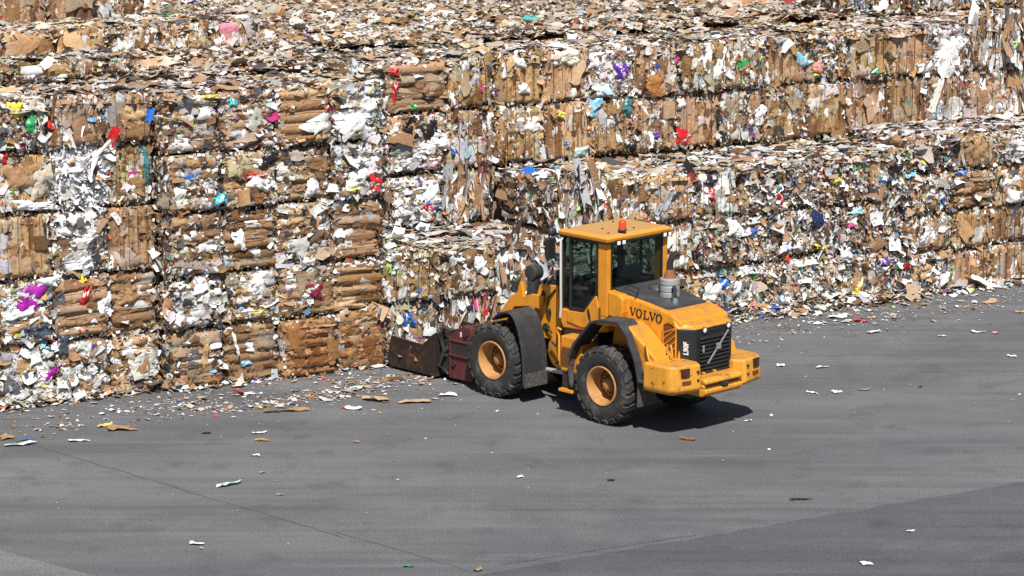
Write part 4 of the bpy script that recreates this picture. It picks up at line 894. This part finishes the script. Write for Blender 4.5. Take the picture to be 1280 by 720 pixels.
# lettering on the hood side: V O L V O with slab serifs
def letter_strokes():
    def bar(x0, z0, x1, z1, w):
        d = Vector((x1 - x0, z1 - z0)).normalized(); n = Vector((-d.y, d.x)) * w / 2
        return [(x0 + n.x, z0 + n.y), (x0 - n.x, z0 - n.y), (x1 - n.x, z1 - n.y), (x1 + n.x, z1 + n.y)]
    V = [bar(.10, .95, .50, .04, .24), bar(.50, .04, .90, .95, .13), bar(-.05, .95, .34, .95, .12), bar(.68, .95, 1.05, .95, .12)]
    Lq = [bar(.25, 0.06, .25, .94, .24), bar(.02, .95, .50, .95, .12), bar(.02, .06, .95, .06, .13), bar(.90, .05, .90, .38, .13)]
    O = []
    k = 20
    for i in range(k):
        t0, t1 = 2 * math.pi * i / k, 2 * math.pi * (i + 1) / k
        wi = lambda t: .5 - (.13 + .13 * abs(math.cos(t)) )
        p = lambda t, r, h: (.5 + r * math.cos(t), .5 + h * math.sin(t))
        O.append([p(t0, .52, .52), p(t1, .52, .52), p(t1, .27, .40), p(t0, .27, .40)])
    return [(V, 1.06), (O, 1.16), (Lq, 1.02), (V, 1.06), (O, 1.0)]
vt = MB(); xx = 0.0; Hh = .165
sidey = lambda z: .62 + (2.26 - z) / .95 * -.0
for strokes, adv in letter_strokes():
    for k_, q in enumerate(strokes):
        pts = []
        for (px, pz) in q:
            X = -1.60 - (xx + px) * .158; Z = 2.035 + pz * Hh + (X + 1.6) * .04
            f = (Z - 1.35) / (2.30 - 1.35); yy = HC + .71 + (.64 - .71) * f + .008 + .0006 * k_
            pts.append((X, yy, Z))
        vt.add(pts, [tuple(range(len(pts)))])
    xx += adv
part(vt, 'hood_lettering', M['hose'])
dc = MB()
for a, b, z0, z1 in ((-1.335, -1.37, 2.02, 2.26), (-1.325, -1.385, 1.93, 1.985)):
    dc.add([(a, .672, z0), (b, .672, z0), (b, .660, z1), (a, .660, z1)], [(0, 1, 2, 3)])
part(dc, 'warning_decal', M['hose'])
# model lettering down the grille's left corner
cu = bpy.data.curves.new('grille_lettering', 'FONT'); cu.body = 'L90F'; cu.size = .125; cu.align_x = 'CENTER'; cu.align_y = 'CENTER'; cu.offset = .006; cu.extrude = .002; cu.shear = .15
cu.materials.append(M['white'])
tmp = bpy.data.objects.new('text_source', cu); COL.objects.link(tmp)
lm = bpy.data.meshes.new_from_object(tmp.evaluated_get(bpy.context.evaluated_depsgraph_get())); bpy.data.objects.remove(tmp)
lo = bpy.data.objects.new('grille_lettering', lm); COL.objects.link(lo); lo.parent = LD
nrm = Vector((-.225, .28, 0)).normalized(); nrm = Vector((-(.625 - .40), (3.14 - 2.86), 0)).normalized()
zax = nrm; xax = Vector((0, 0, 1)); yax = zax.cross(xax)
mid = Vector((-3.0, .5125, 1.60)) + nrm * .005
mm = Matrix((xax, yax, zax)).transposed().to_4x4(); mm.translation = mid; lo.matrix_local = mm

# counterweight
cw = []
for sgn in (1, -1):
    zt, zb = (1.41, .93) if sgn > 0 else (1.29, .84); zc_ = (zt + zb) / 2
    pts = [(-2.60, 1.27), (-3.26, 1.27), (-3.40, 1.17), (-3.50, .62), (-3.30, .50), (-2.60, .50)]
    lo_ = [(x, y * sgn, zb) for x, y in pts]; hi_ = [(x + (.03 if x < -3 else 0), y * sgn * .99, zt) for x, y in pts]
    b_ = [(x + (.14 if x < -3 else 0.05), y * sgn * .95, zb - .08) for x, y in pts]
    mb = MB(); n = len(pts); mb.add(b_ + lo_ + hi_, [tuple(range(n)), tuple(range(3 * n - 1, 2 * n - 1, -1))] + [(r_ * n + i, r_ * n + n + i, r_ * n + n + (i + 1) % n, r_ * n + (i + 1) % n) for r_ in (0, 1) for i in range(n)])
    blk = part(mb, 'counterweight_end', M['bumper'], .065, seg=4)
    # recessed tail lamp
    p0 = Vector((-3.40, 1.17 * sgn, 0)); p1 = Vector((-3.50, .62 * sgn, 0)); d = p1 - p0; nn = Vector((d.y, -d.x, 0)).normalized()
    if nn.x > 0: nn = -nn
    def rect(f0, f1, z0, z1, off, th):
        a_ = p0 + d * f0 + nn * off; c_ = p0 + d * f1 + nn * off
        return [(a_.x, a_.y, z0), (c_.x, c_.y, z0), (c_.x, c_.y, z1), (a_.x, a_.y, z1)], [(a_.x - nn.x * th, a_.y - nn.y * th, z0), (c_.x - nn.x * th, c_.y - nn.y * th, z0), (c_.x - nn.x * th, c_.y - nn.y * th, z1), (a_.x - nn.x * th, a_.y - nn.y * th, z1)]
    MB().hull(*rect(.16, .50, zc_ + .03, zc_ + .19, .006, .05)).build('lamp_recess', M['dark'], blk)
    MB().hull(*rect(.19, .34, zc_ + .06, zc_ + .16, .016, .05)).build('tail_lamp', M['redlens'], blk)
    MB().hull(*rect(.20, .56, zc_ - .11, zc_ - .04, .006, .05)).build('tow_slot', M['bolt'], blk)
    for f, z in ((.86, zc_ + .10), (.86, zc_ - .06)):
        c_ = p0 + d * f
        MB().tube([c_ + Vector((.04, 0, z)) , c_ + nn * .008 + Vector((0, 0, z))], .026, 10).build('bolt_hole', M['dark'], blk)
barp = MB()
barp.prism([(-3.05, .74), (-3.42, .74), (-3.52, .82), (-3.52, .90), (-3.05, .90)], 'xz', -.52, .52)
barp.prism([(-3.05, .99), (-3.52, .99), (-3.52, 1.06), (-3.44, 1.10), (-3.05, 1.10)], 'xz', -.52, .52)
barp.box(-3.46, -3.05, -.52, .52, .90, .99)
part(barp, 'counterweight_bar', M['bumper'], .03, seg=3)
part(MB().box(-3.468, -3.44, -.45, .45, .908, .982), 'tow_opening', M['bolt'], .005)
part(MB().box(-3.55, -3.455, -.08, .08, .915, .975), 'tow_pin', M['dark'], .01)
for y in (.25, -.05):
    part(MB().box(-3.24, -3.16, y - .025, y + .025, 1.10, 1.15), 'hinge_lug', Y, .006)

# cab
CY0, CY1 = -.93, .745
cab = MB()
cab.prism([(.10, 1.70), (.02, 1.56), (-1.0, 1.62), (-1.17, 1.66), (-1.17, 2.42), (-1.17, 1.95), (.12, 1.95)][:4] + [(-1.17, 1.95), (.12, 1.95)], 'xz', CY0, CY1)
part(cab, 'cab_floor', Y, .03)
part(MB().box(-.9, .0, CY0 + .05, CY1 - .02, 1.40, 1.58), 'cab_underside', M['dark'], .01)
part(MB().prism([(-1.18, 1.98), (-1.52, 1.98), (-1.56, 2.1), (-1.56, 2.36), (-1.46, 2.43), (-1.18, 2.45)], 'xz', .52, .74), 'cab_rear_panel', Y, .025)
part(MB().box(-1.18, -1.06, CY0 + .03, CY1 - .03, 1.95, 2.46), 'rear_bulkhead', Y, .02)
posts = [([(-.93, CY1 - .14), (-1.17, CY1 - .10), (-1.17, CY1), (-.93, CY1 + .005)], Y), ([(-.95, CY0 - .005), (-1.17, CY0), (-1.17, CY0 + .13), (-.95, CY0 + .14)], Y)]
for p, mt in posts:
    part(MB().prism(p, 'xy', 1.95, 3.42), 'cab_post', mt, .012)
for y0, y1 in ((CY1 - .09, CY1), (CY0, CY0 + .09)):
    part(MB().box(.02, .10, y0, y1, 1.95, 3.40), 'cab_post', M['dark'], .01)
part(MB().tube([(.02, CY1 + .07, 1.78), (-.02, CY1 + .09, 2.0), (-.02, CY1 + .09, 3.30), (.0, CY1 + .02, 3.36)], .026, 8), 'hand_rail', mat_paint('pale_rail', (.55, .54, .50), .4, (.3, .25, .2), .4))
# door on the left
dr = MB(); o_ = [(-.15, 1.95), (-.15, 3.40), (-.93, 3.38), (-.93, 2.36), (-.86, 2.32), (-.56, 1.96)]
i_ = [(-.215, 2.01), (-.215, 3.33), (-.875, 3.31), (-.875, 2.39), (-.85, 2.37), (-.53, 2.01)]
n = 6
vs = [(x, .752, z) for x, z in o_] + [(x, .752, z) for x, z in i_] + [(x, .70, z) for x, z in o_] + [(x, .70, z) for x, z in i_]
fs = []
for k in range(n):
    j = (k + 1) % n
    fs += [(k, j, n + j, n + k), (2 * n + k, 3 * n + k, 3 * n + j, 2 * n + j), (k, 2 * n + k, 2 * n + j, j), (n + k, n + j, 3 * n + j, 3 * n + k)]
dr.add(vs, fs); door = part(dr, 'cab_door', M['hose'], .006)
MB().add([(x, .725, z) for x, z in i_], [tuple(range(6))]).build('door_glass', M['glass'], door)
MB().prism([(-.12, 1.93), (-.12, 1.72), (-.5, 1.66), (-1.0, 1.72), (-.99, 1.98), (-.90, 2.33), (-.86, 2.31), (-.565, 1.95)], 'xz', .735, .775).build('door_lower_panel', Y, door, .01)
MB().add([(-.715 + .04 * math.cos(2 * math.pi * k / 16) + .03 * math.sin(2 * math.pi * k / 16), .777, 1.93 + .13 * math.sin(2 * math.pi * k / 16)) for k in range(16)], [tuple(range(16))]).build('handle_slot', M['dark'], door)
MB().box(-1.005, -.975, .74, .781, 1.74, 2.12).build('door_seal', M['bolt'], door)
# glass walls
def pane(name, vs, parent=LD): return part(MB().add(vs, [tuple(range(len(vs)))]), name, M['glass'], parent=parent)
pane('rear_window', [(-1.155, CY0 + .13, 2.46), (-1.155, CY1 - .10, 2.46), (-1.155, CY1 - .10, 3.38), (-1.155, CY0 + .13, 3.38)])
pane('windscreen', [(.09, CY0 + .09, 1.96), (.09, CY1 - .09, 1.96), (.09, CY1 - .09, 3.38), (.09, CY0 + .09, 3.38)])
pane('side_window', [(.02, CY0 + .02, 1.96), (-.95, CY0 + .02, 1.96), (-.95, CY0 + .02, 3.38), (.02, CY0 + .02, 3.38)])
pane('quarter_glass', [(.02, CY1 - .02, 1.96), (-.15, CY1 - .02, 1.96), (-.15, CY1 - .02, 3.38), (.02, CY1 - .02, 3.38)])
fr_ = MB()
for (y0, y1, z0, z1) in ((CY0 + .13, CY1 - .10, 2.44, 2.50), (CY0 + .13, CY1 - .10, 3.33, 3.41), (CY0 + .13, CY0 + .17, 2.5, 3.33), (CY1 - .14, CY1 - .10, 2.5, 3.33)):
    fr_.box(-1.168, -1.14, y0, y1, z0, z1)
part(fr_, 'rear_window_frame', M['hose'], .004)
part(MB().box(-.50, -.46, CY0 + .0, CY0 + .04, 1.95, 3.4).box(.075, .105, -.12, -.08, 1.95, 3.4), 'window_bar', M['hose'], .004)
# roof
rf = MB()
def roofsec(z, g): return [(.08 - g, CY0 - .03 + g), (.08 - g, CY1 + .10 - g), (-1.26 + g, CY1 + .10 - g), (-1.26 + g, CY0 - .03 + g)]
za, zb = roofsec(0, .0), roofsec(0, .05)
rf.hull([(x, y, 3.40) for x, y in za], [(x, y, 3.47) for x, y in za])
rf2 = MB().hull([(x, y, 3.40) for x, y in za], [(x, y, 3.46) for x, y in za])
ro = MB(); a4 = [(x, y, 3.40) for x, y in roofsec(0, .02)]; b4 = [(x, y, 3.48) for x, y in za]; c4 = [(x, y, 3.525) for x, y in roofsec(0, .10)]
ro.add(a4 + b4 + c4, [(0, 1, 2, 3), (11, 10, 9, 8)] + [(r_ * 4 + i, r_ * 4 + 4 + i, r_ * 4 + 4 + (i + 1) % 4, r_ * 4 + (i + 1) % 4) for r_ in (0, 1) for i in range(4)])
roof = part(ro, 'cab_roof', M['roof'], .02, seg=3)
MB().box(-1.24, .05, CY0 + .0, CY1 + .06, 3.37, 3.40).build('roof_lining', M['hose'], roof)
for y0, y1 in ((.50, .62), (.36, .48), (-.78, -.66), (-.91, -.80)):
    wl = MB().box(-1.29, -1.22, y0, y1, 3.33, 3.43).build('work_light', M['hose'], roof, .01)
    MB().box(-1.298, -1.288, y0 + .02, y1 - .02, 3.345, 3.415).build('lens', M['lamp'], wl, .004)
for x, y in ((-.1, .7), (-.6, .3), (-.2, -.4), (-1.0, .55), (-.95, -.2)):
    MB().lathe([(3.52, .02), (3.545, .02), (3.545, 0)], 'z', (x, y, 0), 8, False).build('roof_bolt', M['dark'], roof)
be = part(MB().lathe([(3.40, .05), (3.56, .05), (3.56, .085), (3.60, .085), (3.60, 0)], 'z', (-1.13, .30, 0), 18), 'beacon', M['black'])
MB().lathe([(3.60, .075), (3.72, .072), (3.76, .055), (3.78, 0)], 'z', (-1.13, .30, 0), 20).build('beacon_lens', M['beacon'], be)
# mirrors
mi = part(MB().tube([(.06, .74, 3.38), (.12, .95, 3.46), (.08, 1.06, 3.44), (.06, 1.08, 3.36)], .022, 6), 'mirror_arm', M['hose'])
MB().hull([(-.01, .96, 2.95), (-.01, 1.20, 2.95), (-.01, 1.20, 3.38), (-.01, .96, 3.38)], [(.10, .99, 2.99), (.10, 1.17, 2.99), (.10, 1.17, 3.34), (.10, .99, 3.34)]).build('mirror', M['grille'], mi, .03)
MB().lathe([(-.06, 0), (-.06, .085), (.04, .075), (.06, 0)], 'x', (.06, 1.02, 3.48), 16).build('work_lamp', M['black'], mi)
mi = part(MB().tube([(.06, -.92, 3.38), (.12, -1.13, 3.46), (.06, -1.24, 3.36)], .022, 6), 'mirror_arm', M['hose'])
MB().box(-.005, .07, -1.32, -1.17, 2.98, 3.36).build('mirror', M['black'], mi, .03)
# inside the cab
part(MB().box(-.95, -.45, -.36, .18, 1.95, 2.12).prism([(-.98, 2.1), (-.84, 2.1), (-.94, 2.85), (-1.06, 2.85)], 'xz', -.34, .16), 'driver_seat', M['seat'], .04)
part(MB().tube([(.02, -.09, 1.95), (-.12, -.09, 2.45)], .05, 8).box(-.1, .06, -.5, .3, 1.95, 2.2), 'steering_column', M['seat'], .02)
sw = MB(); ring = [(-.14 + .09 * math.cos(t) , -.09 + .2 * math.sin(t), 2.47 + .17 * math.cos(t)) for t in np.linspace(0, 2 * math.pi, 25)]
sw.tube(ring, .016, 6); part(sw, 'steering_wheel', M['hose'])
part(MB().box(-.9, -.35, -.75, -.48, 1.95, 2.5), 'control_console', M['seat'], .03)
part(MB().box(-.30, .06, CY0 + .06, CY1 - .25, 1.95, 2.32).box(-.12, .07, CY0 + .06, .35, 2.32, 2.52), 'dashboard', M['seat'], .03)
part(MB().box(-.95, .02, CY0 + .0, CY0 + .05, 1.95, 2.50), 'side_panel', M['seat'], .01)
part(MB().box(-.85, -.5, .22, .34, 1.95, 2.42), 'arm_rest', M['seat'], .03)

# attachment: maroon coupler frame and worn steel bucket
cpl = MB()
for y0, y1 in ((.78, .94), (-.98, -.82)):
    cpl.prism([(2.38, .10), (2.32, .62), (2.42, 1.18), (2.62, 1.22), (2.98, 1.0), (3.04, .55), (3.02, .08)], 'xz', y0, y1)
cpl.box(2.86, 3.02, -.82, .78, .10, .32).box(2.86, 2.98, -.82, .78, .78, .98)
part(cpl, 'coupler_frame', M['maroon'], .015)
part(MB().box(2.36, 3.0, .935, .962, .60, .86), 'coupler_slot', M['dark'], .005)
part(MB().box(2.36, 3.02, .94, .985, .86, .90).box(2.36, 3.02, .94, .985, .56, .60).box(2.98, 3.03, .94, .97, .1, .95), 'coupler_rib', M['maroon'], .008)
part(MB().tube([(2.9, .93, .4), (2.9, .98, .4)], .06, 12).tube([(2.55, .93, 1.05), (2.55, .98, 1.05)], .05, 12), 'coupler_pin', M['dark'])
part(MB().box(2.68, 2.72, .938, .95, .98, 1.08), 'coupler_decal', M['white'])
mech = MB()
for p in ([(3.0, .9, 1.05), (3.15, .98, 1.12), (3.3, .95, .9), (3.2, .9, .5)], [(3.05, .8, .8), (3.2, .95, .6), (3.3, .98, .3), (3.1, .9, .15)], [(3.0, .7, .5), (3.25, .85, .75), (3.32, .8, 1.0)]):
    mech.tube(p, .045, 8)
mech.box(3.04, 3.36, -.9, .88, .12, .85)
part(mech, 'clamp_linkage', M['dark'], .01)
bk = MB()
for y0, y1 in ((.98, 1.03), (-1.03, -.98)):
    bk.prism([(3.38, .06), (3.36, .98), (3.46, .92), (3.78, .66), (4.25, .68), (4.72, .70), (4.86, .18), (4.72, .06)], 'xz', y0, y1)
bk.box(3.36, 3.44, -.98, .98, .06, .95); bk.hull([(3.44, -.98, .05), (3.44, .98, .05), (3.44, .98, .10), (3.44, -.98, .10)], [(4.86, -.98, .04), (4.86, .98, .04), (4.86, .98, .065), (4.86, -.98, .065)])
bkt = part(bk, 'bucket', M['steel'], .008)
MB().box(4.0, 4.16, 1.029, 1.036, .36, .42).build('rust_patch', M['bolt'], bkt)

# scraps of paper lying in the bucket
def bucket_load():
    rng = np.random.default_rng(77); n = 420; G = Geo()
    pos = np.stack([rng.uniform(3.5, 4.75, n), rng.uniform(-.9, .93, n), np.zeros(n)], -1)
    pos[:, 2] = .12 + rng.uniform(0, .55, n) * (1 - (pos[:, 0] - 3.5) / 2.2)
    fl = flakes(rng, pos, np.clip(.14 * np.exp(rng.normal(0, .5, n)), .05, .35), np.exp(rng.normal(0, .4, n)), rng.uniform(-3, 3, n), rng.normal(0, .6, (n, 2)))
    G.add_flakes(fl, pick(rng, n, {'white': 4, 'brown': 4, 'beige': 1, 'acc': .6, 'dark': .5}))
    return tag(G.build('waste_paper', M['paper'], LD.location, 2.33715), 'loose paper and card scooped up in the worn steel bucket', 'waste paper', kind='stuff')
bucket_load()

# ------------------------------------------------------------------ driver
def driver():
    J = {'pelvis': (-.70, -.09, 2.22, .155), 'waist': (-.74, -.09, 2.40, .145), 'chest': (-.76, -.09, 2.62, .165), 'neckb': (-.76, -.09, 2.76, .085), 'neck': (-.75, -.09, 2.83, .058),
         'jaw': (-.725, -.09, 2.90, .075), 'head': (-.735, -.09, 2.985, .098), 'crown': (-.745, -.09, 3.05, .075), 'nose': (-.625, -.09, 2.955, .014)}
    E = [('pelvis', 'waist'), ('waist', 'chest'), ('chest', 'neckb'), ('neckb', 'neck'), ('neck', 'jaw'), ('jaw', 'head'), ('head', 'crown'), ('head', 'nose')]
    for sd, n in ((1, 'l'), (-1, 'r')):
        y = lambda v: -.09 + sd * v
        J.update({n + 'sh': (-.76, y(.19), 2.70, .075), n + 'el': (-.60, y(.27), 2.47, .052), n + 'wr': (-.34, y(.20), 2.46, .034), n + 'pm': (-.26, y(.185), 2.47, .036),
                  n + 'hip': (-.66, y(.10), 2.20, .10), n + 'kn': (-.24, y(.15), 2.24, .07), n + 'an': (-.10, y(.15), 2.03 - .02, .048), n + 'toe': (.0, y(.16), 1.985, .035)})
        E += [('chest', n + 'sh'), (n + 'sh', n + 'el'), (n + 'el', n + 'wr'), (n + 'wr', n + 'pm'), ('pelvis', n + 'hip'), (n + 'hip', n + 'kn'), (n + 'kn', n + 'an'), (n + 'an', n + 'toe')]
        for k in range(4):
            oy = (k - 1.5) * .019; ln_ = (.075, .085, .08, .062)[k]
            J[n + f'f{k}a'] = (-.215, y(.185) + oy, 2.482, .0095); J[n + f'f{k}b'] = (-.215 + ln_ * .6, y(.185) + oy, 2.475, .009); J[n + f'f{k}c'] = (-.215 + ln_ * .75, y(.185) + oy, 2.45, .008)
            E += [(n + 'pm', n + f'f{k}a'), (n + f'f{k}a', n + f'f{k}b'), (n + f'f{k}b', n + f'f{k}c')]
        J[n + 'th'] = (-.27, y(.14), 2.46, .011); J[n + 'th2'] = (-.225, y(.125), 2.45, .009); E += [(n + 'pm', n + 'th'), (n + 'th', n + 'th2')]
    keys = list(J); idx = {k: i for i, k in enumerate(keys)}
    me = bpy.data.meshes.new('person'); me.from_pydata([J[k][:3] for k in keys], [(idx[a], idx[b]) for a, b in E], [])
    o = bpy.data.objects.new('person', me); COL.objects.link(o)
    sk = o.modifiers.new('skin', 'SKIN'); sk.use_smooth_shade = True
    for i, k in enumerate(keys):
        v = me.skin_vertices[0].data[i]; v.radius = (J[k][3], J[k][3]); v.use_root = (k == 'pelvis')
    o.modifiers.new('sub', 'SUBSURF').levels = 1; o.modifiers['sub'].render_levels = 1
    dg = bpy.context.evaluated_depsgraph_get(); ev = o.evaluated_get(dg)
    m2 = bpy.data.meshes.new_from_object(ev); o.modifiers.clear(); o.data = m2
    m2.materials.clear(); m2.materials.append(M['overall']); m2.materials.append(M['skin'])
    for p in m2.polygons:
        c = p.center
        if c.z > 2.80 or (c.x > -.36 and c.z > 2.40): p.material_index = 1
    o.location = LD.location; o.rotation_euler = (0, 0, 2.33715)
    cap = MB(); cap.lathe([(3.0, .106), (3.05, .098), (3.09, .07), (3.105, 0)], 'z', (-.742, -.09, 0), 18); cap.box(-.66, -.56, -.17, -.01, 3.0, 3.015)
    cap.build('cap', M['hair'], o)
    for sd in (1, -1):
        MB().lathe([(-.012, 0), (-.008, .01), (0, .013), (.008, .01), (.012, 0)], 'x', (-.645, -.09 + sd * .034, 2.985), 8).build('eye', M['hose'], o)
    tag(o, 'driver in dark navy overalls and cap seated behind the loader wheel', 'person')
driver()

# ------------------------------------------------------------------ light, sky, camera
SUN_EL, SUN_AZ = 53, 174      # azimuth clockwise from +Y (away from the camera)
w = bpy.data.worlds.new('World'); scene.world = w; w.use_nodes = True
nt = w.node_tree; bg = nt.nodes['Background']; sky = nt.nodes.new('ShaderNodeTexSky'); sky.sky_type = 'NISHITA'; sky.sun_disc = False
sky.sun_elevation = R(SUN_EL); sky.sun_rotation = R(SUN_AZ); sky.altitude = 50
nt.links.new(sky.outputs['Color'], bg.inputs['Color']); bg.inputs['Strength'].default_value = .05
sl = bpy.data.lights.new('sun', 'SUN'); sl.energy = 5.0; sl.angle = R(.53); sl.color = (1.0, .955, .89)
so = bpy.data.objects.new('sun', sl); COL.objects.link(so)
dv = Vector((math.sin(R(SUN_AZ)) * math.cos(R(SUN_EL)), math.cos(R(SUN_AZ)) * math.cos(R(SUN_EL)), math.sin(R(SUN_EL))))
so.rotation_euler = dv.to_track_quat('Z', 'Y').to_euler(); so.location = dv * 100

cam = bpy.data.cameras.new('camera'); cam.sensor_width = 36; cam.lens = 3456.1 / 1280 * 36; cam.clip_end = 2000; cam.clip_start = 1
co = bpy.data.objects.new('camera', cam); COL.objects.link(co); co.location = (0, 0, 13); co.rotation_euler = (R(90 - 11.5294), 0, 0)
scene.camera = co
scene.render.engine = 'CYCLES'
scene.view_settings.view_transform = 'Standard'; scene.view_settings.look = 'None'; scene.view_settings.gamma = 1
scene.view_settings.exposure = .36
scene.cycles.max_bounces = 6; scene.cycles.diffuse_bounces = 2; scene.cycles.transparent_max_bounces = 12
